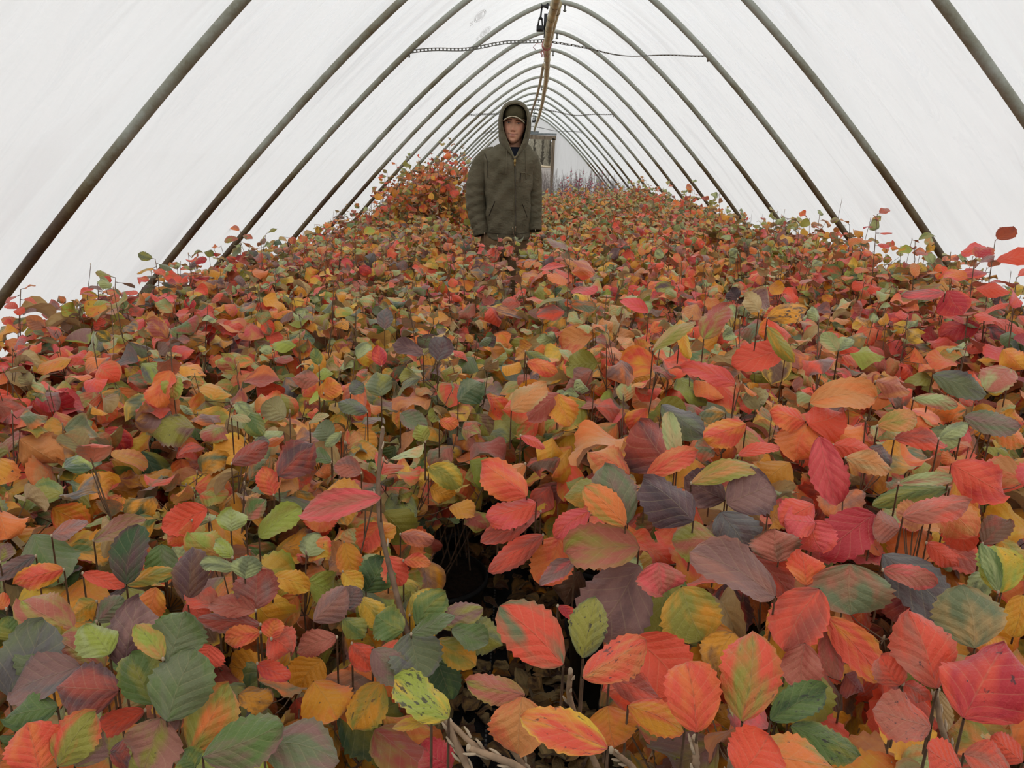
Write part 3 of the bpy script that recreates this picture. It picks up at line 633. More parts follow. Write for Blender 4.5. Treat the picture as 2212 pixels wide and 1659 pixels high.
# ---- jacket
JOFF = 1.0
R_ = np.random.default_rng(4)
def fold(p, k=1.0): return k*(.0035*math.sin(38*p[2]+9*p[0])*math.sin(17*p[0]+11*p[2])+.003*math.sin(23*p[2]-31*p[0]+8*p[1]))
tor = [(516, 1053, 1143, .118), (512, 1051, 1144, .122), (498, 1050, 1144, .126), (480, 1049, 1144, .130), (455, 1049, 1144, .132), (430, 1049, 1146, .134), (405, 1048, 1149, .137), (382, 1046, 1153, .138), (360, 1043, 1157, .134), (345, 1042, 1160, .126), (335, 1044, 1160, .115), (327, 1050, 1157, .103), (320, 1060, 1151, .092), (314, 1070, 1145, .082), (310, 1078, 1139, .074)]
rings = []
for py, xl, xr_, dp in tor:
    A, B = W(xl, py), W(xr_, py); c = (A+B)/2; hw = np.linalg.norm(B-A)/2; rg = []
    for t in np.linspace(0, 2*math.pi, 73)[:-1]:
        p = c+np.array([hw*math.copysign(abs(math.cos(t))**.82, math.cos(t)), -dp*math.copysign(abs(math.sin(t))**.82, math.sin(t))+.01, 0]); p[2] = c[2]+(A[2]-B[2])/2*(-math.cos(t))*1.0
        kf = .6 if py < 330 else 1.0; f = fold(p, kf); n = p-c; n /= np.linalg.norm(n)+1e-6; rg.append(p+n*f)
    rings.append(rg)
R2 = []
for i in range(len(rings)-1):
    a_, b_ = np.array(rings[i]), np.array(rings[i+1])
    for k in range(5): R2.append(a_+(b_-a_)*k/5)
R2.append(np.array(rings[-1])); R2 = [r+0 for r in R2]
for r in R2[5:-8]:
    for k in range(len(r)): r[k] += (r[k]-r.mean(0))/np.linalg.norm(r[k]-r.mean(0))*(fold(r[k]*1.9, .8)+.0045*math.sin(r[k][0]*70+r[k][2]*9)*math.exp(-((r[k][2]-1.0)/.22)**2)+.004*math.sin(r[k][0]*45-r[k][2]*40))
g = Geo(); g.loft(R2, cap=False)
_v = np.vstack(g.v); _c = _v[g.q[0]].mean(1)+PR; _px, _py, _ = proj(_c); _nn = _v[g.q[0]].mean(1)
vopen = (_nn[:, 1] < -.01) & (_py < 344) & (np.abs(_px-1112) < (346-_py)*.52)
g.q[0] = g.q[0][~vopen]; jk = g.build('jacket', M['jacket'], man); so = jk.modifiers.new('t', 'SOLIDIFY'); so.thickness = .004; so.offset = JOFF
def sleeve(path, name='sleeve', seed=0):
    P_ = np.array([W(a, b, d) for a, b, d, r in path]); rr = np.array([r for *_, r in path]); t = np.linspace(0, 1, len(P_)); tt = np.linspace(0, 1, 60)
    C = np.stack([np.interp(tt, t, P_[:, k]) for k in range(3)], 1); r = np.interp(tt, t, rr)
    for _ in range(30): C[1:-1] = C[1:-1]*.5+(C[:-2]+C[2:])*.25; r[1:-1] = r[1:-1]*.5+(r[:-2]+r[2:])*.25
    T = np.gradient(C, axis=0); T /= np.linalg.norm(T, axis=1)[:, None]; rings = []
    for i in range(60):
        A = np.cross(T[i], [0, 1, 0]); A /= np.linalg.norm(A); B = np.cross(T[i], A); rg = []
        el = G(tt[i]-.55, .16)+G(tt[i]-.86, .12)+.35
        for an in np.linspace(0, 2*math.pi, 41)[:-1]:
            w_ = el*(.0038*math.sin(tt[i]*62+2.2*math.sin(an+seed)+seed)+.0018*math.sin(tt[i]*85+3*math.cos(an*2+seed)))*(.5+.5*math.cos(an-2.2))
            if i > 55: w_ = .0015 if i < 59 else -.001
            rg.append(C[i]+(A*math.cos(an)*1.0+B*math.sin(an)*.92)*(r[i]+w_))
        rings.append(rg)
    g = Geo(); g.loft(rings, cap=False)
    o = g.build(name, M['jacket'], jk); s = o.modifiers.new('t', 'SOLIDIFY'); s.thickness = .004; s.offset = JOFF; return o
sleeve([(1070, 334, .02, .050), (1053, 339, .02, .062), (1038, 364, .02, .069), (1029, 400, .025, .069), (1028, 430, .025, .067), (1031, 460, .015, .063), (1037, 486, .0, .056), (1041, 508, -.015, .050)], seed=1)
sleeve([(1138, 345, .02, .058), (1148, 352, .025, .060), (1151, 378, .04, .058), (1151, 405, .055, .057), (1152, 430, .06, .056), (1152, 455, .05, .054), (1153, 478, .03, .050), (1154, 499, .01, .046)], seed=2.5)
# shoulder seams, hem band, centre zip, pockets
def strip(name, px, w, dy, mat, thick=.003, par=None):
    P_ = [W(a, b, dy(a, b) if callable(dy) else dy) for a, b in px]; g = Geo(); g.tube(P_, w, 8); o = g.build(name, mat, par or jk); return o
from mathutils.bvhtree import BVHTree
bv = BVHTree.FromPolygons([tuple(v) for v in np.vstack(R2)], [(i*72+j, i*72+(j+1) % 72, (i+1)*72+(j+1) % 72, (i+1)*72+j) for i in range(len(R2)-1) for j in range(72)])
def onj(px, py, lift=.002):
    d = ray(px, py); o = CAM-PR; hit = bv.ray_cast(Vector(o), Vector(nrmz(d)))
    if hit[0] is None: return W(px, py, -.12)
    return np.array(hit[0])-nrmz(d)*lift
def seam(name, px, w, mat, lift=.0015, n=24, par=None):
    px = np.array(px, float); t = np.linspace(0, 1, len(px)); tt = np.linspace(0, 1, n); g = Geo(); g.tube([onj(np.interp(k, t, px[:, 0]), np.interp(k, t, px[:, 1]), lift) for k in tt], w, 6); return g.build(name, mat, par or jk)
seam('zipper', [(1112, 346), (1113, 380), (1113.5, 430), (1113.5, 470), (1113, 513)], .0042, M['zip'], .003)
seam('zip_flap', [(1109.5, 346), (1110, 380), (1110.5, 430), (1110.5, 470), (1110, 512)], .0022, M['jacket_edge'], .001)
g = Geo(); q = onj(1112.3, 347, .010); g.box(q+np.array([0, 0, -.004]), (.0065, .003, .016)); g.ball(q+np.array([0, 0, .018]), (.006, .004, .010)); g.tube([q+np.array([0, -.002, -.02]), q+np.array([.001, -.002, -.036])], .0045, 6); g.build('zip_pull', M['brass'], jk)
seam('chest_pocket_zip', [(1124, 372.5), (1132, 373.5), (1147, 379)], .0026, M['jacket_edge'], .001); seam('pocket_zip_pull', [(1124.5, 374), (1124, 384), (1123.5, 394)], .0030, M['lining'], .003); seam('drawstring', [(1135, 322), (1136.5, 350), (1137.5, 388)], .0028, M['cord'], .004); seam('drawstring', [(1095.5, 316), (1094, 345), (1093, 377)], .0028, M['cord'], .004)
seam('hand_pocket', [(1069, 435), (1063, 450), (1056, 467)], .0026, M['lining'], .0005); seam('hand_pocket', [(1128, 440), (1134, 455), (1139, 470)], .0022, M['lining'], .0005)
seam('hem_seam', [(1052, 503), (1080, 505), (1110, 506), (1142, 503)], .0016, M['lining'], .0003); seam('shoulder_seam', [(1047, 331), (1052, 345), (1054, 365), (1052, 385)], .0018, M['lining'], .0003)
# ---- hood
aN = 40
inn = [(1112, 225), (1101, 226.5), (1092, 233), (1087, 244), (1085.5, 256), (1086, 268), (1088.5, 281), (1093, 293), (1098, 305), (1103, 317), (1107.5, 329), (1112, 343), (1117, 331), (1122.5, 319), (1128, 307), (1132.5, 294), (1135.5, 281), (1138, 268), (1138.5, 255), (1137, 243), (1132, 232.5), (1123, 226.5)]
out_ = [(1112, 215.5), (1099, 218), (1088, 225.5), (1080.5, 238), (1076.5, 252), (1075.5, 266), (1076, 280), (1076.5, 293), (1077, 304), (1082, 316), (1094, 330), (1112, 347), (1130, 330), (1139, 317), (1143, 304), (1145.5, 292), (1147.5, 279), (1148, 266), (1147, 251), (1143, 238), (1136, 225.5), (1125, 218)]
inn = np.array(inn+[inn[0]]); out_ = np.array(out_+[out_[0]]); ti = np.linspace(0, 1, len(inn)); tf = np.linspace(0, 1, 81)
I_ = np.stack([np.interp(tf, ti, inn[:, k]) for k in (0, 1)], 1); O_ = np.stack([np.interp(tf, ti, out_[:, k]) for k in (0, 1)], 1)
def fdep(py): return np.interp(py, [215, 240, 270, 300, 325, 347], [-.075, -.088, -.080, -.085, -.10, -.135])
def hood_row(kind):
    rows_ = []
    for (ix, iy), (ox, oy), t in zip(I_, O_, tf):
        fi = fdep(iy); wr_ = .0025*math.sin(t*2*math.pi*11)+.002*math.sin(t*2*math.pi*17+1)
        top = G(min(t, 1-t), .14)
        mid = ((ix+ox)/2, (iy+oy)/2)
        if kind == 'lin3': p = W(1112+(ix-1112)*1.0, 268+(iy-268)*.98, fi+.19)
        elif kind == 'lin2': p = W(ix+(ix-1112)*.12, iy+(iy-268)*.06, fi+.10)
        elif kind == 'lin1': p = W(ix, iy, fi+.018)
        elif kind == 'rim0': p = W(ix+(ox-ix)*.10, iy+(oy-iy)*.10, fi-.004)
        elif kind == 'rim1': p = W(ix+(ox-ix)*.38, iy+(oy-iy)*.38, fi-.012+wr_)
        elif kind == 'rim2': p = W(ix+(ox-ix)*.70, iy+(oy-iy)*.70, fi+.008+wr_)
        elif kind == 'o1': p = W(ix+(ox-ix)*.93, iy+(oy-iy)*.93, fi+.045)
        elif kind == 'o2': p = W(ox, oy, fi+.095)
        elif kind == 'o3': p = W(ox+(1112-ox)*.04, oy+(268-oy)*.03, fi+.15)
        elif kind == 'o4': p = W(ox+(1112-ox)*.25, oy+(275-oy)*.18, fi+.205)
        elif kind == 'o5': p = W(ox+(1112-ox)*.60, oy+(280-oy)*.5, fi+.24)
        else: p = W(1112, 280, .17)
        rows_.append(p)
    return rows_
g = Geo(); g.grid([hood_row(k) for k in ('rim0', 'rim1', 'rim2', 'o1', 'o2', 'o3', 'o4', 'o5', 'o6')]); hd = g.build('hood', M['jacket'], jk); subsurf(hd, 2)
g = Geo(); g.grid([hood_row(k) for k in ('rim0', 'lin1', 'lin2', 'lin3')]); o = g.build('hood_lining', M['lining'], jk); subsurf(o, 1)
g = Geo(); g.tube([p for p in hood_row('rim0')], .0032, 6, cap=False); g.build('hood_edge', M['jacket_edge'], jk)
# collar of the dark shirt
g = Geo(); rg = []
for py, hw, dy in ((346, .040, -.10), (336, .060, -.085), (326, .068, -.060), (318, .062, -.035)):
    c = W(1112, py, .02); rg.append([c+np.array([hw*math.cos(a), (-.0+dy-.02)*max(0, math.sin(a)) - .06*min(0, math.sin(a)), 0]) for a in np.linspace(0, 2*math.pi, 33)[:-1]])
g.loft(rg, cap=False)
for s in (-1, 1): g.loft([[W(1112+s*x, py, dy+e) for x, py, dy in ((4, 330, -.088), (14, 312, -.055), (17, 316, -.06), (13, 333, -.09))] for e in (0, .006)])
g.build('shirt', M['shirt'], man)
# cap: crown under the hood, curved brim towards the camera with a pale frayed edge
g = Geo(); rg = []
for z, r in ((.030, 1.0), (.05, 1.02), (.075, .98), (.098, .82), (.115, .55), (.124, .2)): rg.append([headpt(.0775*r*math.cos(a), -.005-(.092 if math.sin(a) > 0 else .098)*r*math.sin(a), z) for a in np.linspace(0, 2*math.pi, 41)[:-1]])
g.loft(rg); cp = g.build('cap', M['cap'], man)
def brim(u, v): # u -1..1 across, v 0..1 outwards
    x = u*.0745*(1-.06*v); y0 = -.005-.088*math.sqrt(max(0, 1-(u*.93)**2)); y = y0-v*.062*math.sqrt(max(0.06, 1-.80*u*u)); z = .040-.022*(u**2)*(1+.25*v)-.006*v+.003*(1-u*u)*v
    return headpt(x, y, z)
g = Geo(); g.grid([[brim(u, v) for v in np.linspace(0, 1, 8)] for u in np.linspace(-1, 1, 25)]); bo = g.build('brim', M['cap'], cp); s_ = bo.modifiers.new('t', 'SOLIDIFY'); s_.thickness = .004
g = Geo(); g.tube([brim(u, 1.0)+np.array([0, -.001, -.001]) for u in np.linspace(-.99, .99, 31)], .0036, 6); g.build('brim_edge', M['trim'], cp)
for s in (-1, 1): g = Geo(); g.loft([[headpt(s*(.0735-.006*k), -.025+.02*math.cos(a)-.01*k, .022-.016*k+.012*math.sin(a)) for a in np.linspace(0, 6.28, 9)[:-1]] for k in (0, .6, 1)]); g.build('hair', M['brow'], man)
# trousers and boots
rg = []; g = Geo()
for z, hw, dp, cx in ((.93, .150, .112, -.012), (.88, .162, .118, -.012), (.82, .168, .120, -.012), (.79, .165, .115, -.01)): rg.append([(cx+hw*math.cos(a), .02+dp*math.sin(a), z) for a in np.linspace(0, 2*math.pi, 33)[:-1]])
g.loft(rg)
for s in (-1, 1):
    rr = []
    for z, r, x, y in ((.83, .092, -.012+s*.080, .02), (.70, .086, -.01+s*.092, .012), (.50, .072, -.008+s*.100, .0), (.36, .070, s*.10, .015), (.18, .066, s*.10, .032), (.085, .068, s*.10, .035)):
        rr.append([(x+r*math.cos(a)*(1+.03*math.sin(z*60+a*2)), y+r*1.05*math.sin(a), z+.006*math.sin(a*3)) for a in np.linspace(0, 2*math.pi, 25)[:-1]])
    g.loft(rr, cap=False)
g.build('trousers', M['trousers'], man)
for s in (-1, 1):
    g = Geo(); g.loft([[(s*.105+hw*math.cos(a), y, .002+h*(.5+.5*math.sin(a))*1.0) for a in np.linspace(0, 2*math.pi, 17)[:-1]] for y, hw, h in ((.095, .03, .06), (.07, .042, .11), (.03, .046, .13), (-.03, .047, .10), (-.10, .050, .078), (-.165, .042, .060), (-.19, .02, .035))]); g.build('boot', M['boot'], man)
# ------------------------------------------------------------------ shrubs
PAL = dict(crimson=(176, 44, 58), coral=(208, 87, 64), pink=(214, 92, 100), rose=(174, 104, 90), brick=(160, 74, 60), redor=(214, 84, 52), orange=(216, 124, 62),
    peach=(198, 138, 86), amber=(206, 148, 38), yellow=(208, 172, 62), olive=(146, 142, 62), ygreen=(154, 164, 74), green=(96, 118, 62), dgreen=(58, 84, 46),
    ggreen=(112, 120, 92), pgreen=(164, 172, 128), slate=(106, 102, 108), purple=(98, 66, 72), dpurple=(70, 48, 56), mauve=(140, 105, 105), dusty=(162, 114, 106),
    brown=(118, 82, 62), tan=(176, 146, 104), dried=(186, 166, 130), dred=(120, 30, 38))
PN = list(PAL); PC = {k: np.clip(lin(v)**1.08*np.array([1.38, 1.34, 1.10]), 0, .86) for k, v in PAL.items()}; PA = np.array([PC[k] for k in PN]); PI = {k: i for i, k in enumerate(PN)}
MIXES = dict(
    red=dict(coral=17, crimson=4, redor=13, rose=8, mauve=5, orange=15, pink=5, brick=6, purple=3, ggreen=6, peach=9, olive=7, amber=5),
    orange=dict(orange=17, coral=11, redor=9, peach=13, rose=5, olive=14, brick=6, ggreen=8, amber=13, mauve=3, ygreen=4),
    mixed=dict(yellow=8, rose=5, olive=21, ggreen=13, peach=10, orange=10, coral=8, mauve=6, amber=10, ygreen=8, purple=3, tan=6, slate=4),
    green=dict(ggreen=20, green=17, olive=16, mauve=6, purple=7, ygreen=10, rose=3, slate=5, coral=4, orange=8, dgreen=6, amber=6),
    mauve=dict(mauve=12, rose=10, dusty=5, purple=7, crimson=7, coral=11, ggreen=10, slate=4, peach=9, brick=7, orange=8, olive=7),
    olive=dict(olive=19, ggreen=15, tan=8, peach=11, ygreen=8, rose=5, orange=10, green=6, brown=5, coral=6, amber=6),
    scarlet=dict(crimson=10, coral=22, redor=15, pink=10, rose=8, orange=10, mauve=4, peach=4))
NAMEMIX = dict(red='coral red', orange='orange', mixed='rose and olive', green='green and purple', mauve='mauve and rose', olive='olive and tan', scarlet='scarlet and pink')
LOW = dict(amber=30, olive=18, orange=14, yellow=14, green=7, dgreen=5, redor=6, brown=8, brick=6)
def pick(mix, n, rg):
    k = list(mix); w = np.array([mix[x] for x in k], float); return np.array([PI[x] for x in k])[rg.choice(len(k), n, p=w/w.sum())]

def leaves_mesh(name, LV, nu, nv, mat):
    """LV: dict of arrays. every leaf blade is a curved, veined, toothed grid"""
    P, D, N, L, W = LV['P'], nrmz(LV['D']), LV['N'], LV['L'], LV['W']; n = len(P)
    B = nrmz(np.cross(N, D)); N = np.cross(D, B)
    v = np.linspace(0, 1, nv); u = np.linspace(-1, 1, nu)
    phi = LV['k1'][:, None]*(v[None]**1.3-.35); ds = (L/(nv-1))[:, None]
    X = np.concatenate([np.zeros((n, 1)), np.cumsum(np.cos(phi[:, :-1])*ds, 1)], 1); Z = -np.concatenate([np.zeros((n, 1)), np.cumsum(np.sin(phi[:, :-1])*ds, 1)], 1)
    pr = np.sin(np.pi*np.clip(v, 0, 1)**1.10)**0.52; pr[0] = 0.05; pr[-1] = 0.03
    if nv > 10:
        th = np.where(v > .42, 1.0, .25)*np.where(np.arange(nv) % 2 == 1, .075, -.045)
        edge = np.ones((nv, nu)); edge[:, 0] += th; edge[:, -1] += th
    else: edge = np.ones((nv, nu))
    sk = LV['skew'][:, None, None]*np.sin(np.pi*v)[None, :, None]*.14
    Y = (u[None, None, :]*edge[None]+sk)*pr[None, :, None]*(W/2)[:, None, None]
    au = np.abs(u)[None, None, :]
    cr = LV['k2'][:, None, None]*au**1.25*pr[None, :, None]*(W/2)[:, None, None]
    cr = cr+LV['wav'][:, None, None]*np.sin(7.5*v[None, :, None]+LV['ph'][:, None, None]+np.where(u > 0, 2.2, 0)[None, None, :])*au**2*(W*.13)[:, None, None]*np.minimum(1, v*3)[None, :, None]
    # quilting between the side veins on the detailed leaves
    if nv > 10: cr = cr+np.sin(2*np.pi*((v[None, :, None]-.34*au)*5.6))*(W*.0022)[:, None, None]*(1-au*.5)
    tw = LV['tw'][:, None, None]*v[None, :, None]; c, s = np.cos(tw), np.sin(tw)
    Y2, C2 = Y*c-cr*s, Y*s+cr*c
    sp, cp = np.sin(phi)[:, :, None], np.cos(phi)[:, :, None]
    Xf = X[:, :, None]+C2*sp; Zf = Z[:, :, None]+C2*cp
    V = P[:, None, None]+Xf[..., None]*D[:, None, None]+Y2[..., None]*B[:, None, None]+Zf[..., None]*N[:, None, None]
    i = (np.arange(nv-1)*nu)[:, None]; j = np.arange(nu-1)[None]
    q = np.stack([i+j, i+j+1, i+nu+j+1, i+nu+j], -1).reshape(-1, 4)
    # wind so that the face normal points along N
    q = q[:, [0, 3, 2, 1]]
    Q = (np.arange(n)*nu*nv)[:, None, None]+q[None]
    me = npmesh(name, V.reshape(-1, 3), Q.reshape(-1, 4), mat)
    luv = np.zeros((n, nv, nu, 3)); luv[..., 0] = u[None, None, :]; luv[..., 1] = v[None, :, None]; luv[..., 2] = LV['rnd'][:, None, None]
    set_attr(me, 'luv', 'FLOAT_VECTOR', luv, 3)
    for nm, key in (('ca', 'ca'), ('cb', 'cb')):
        a = np.ones((n, nv, nu, 4)); a[..., :3] = LV[key][:, None, None]
        if nm == 'ca': a[..., 3] = LV['spot'][:, None, None]
        set_attr(me, nm, 'FLOAT_COLOR', a, 4)
    return me
def cat(LVs): return {k: np.concatenate([x[k] for x in LVs]) for k in LVs[0]}
def sub(LV, m): return {k: v[m] for k, v in LV.items()}

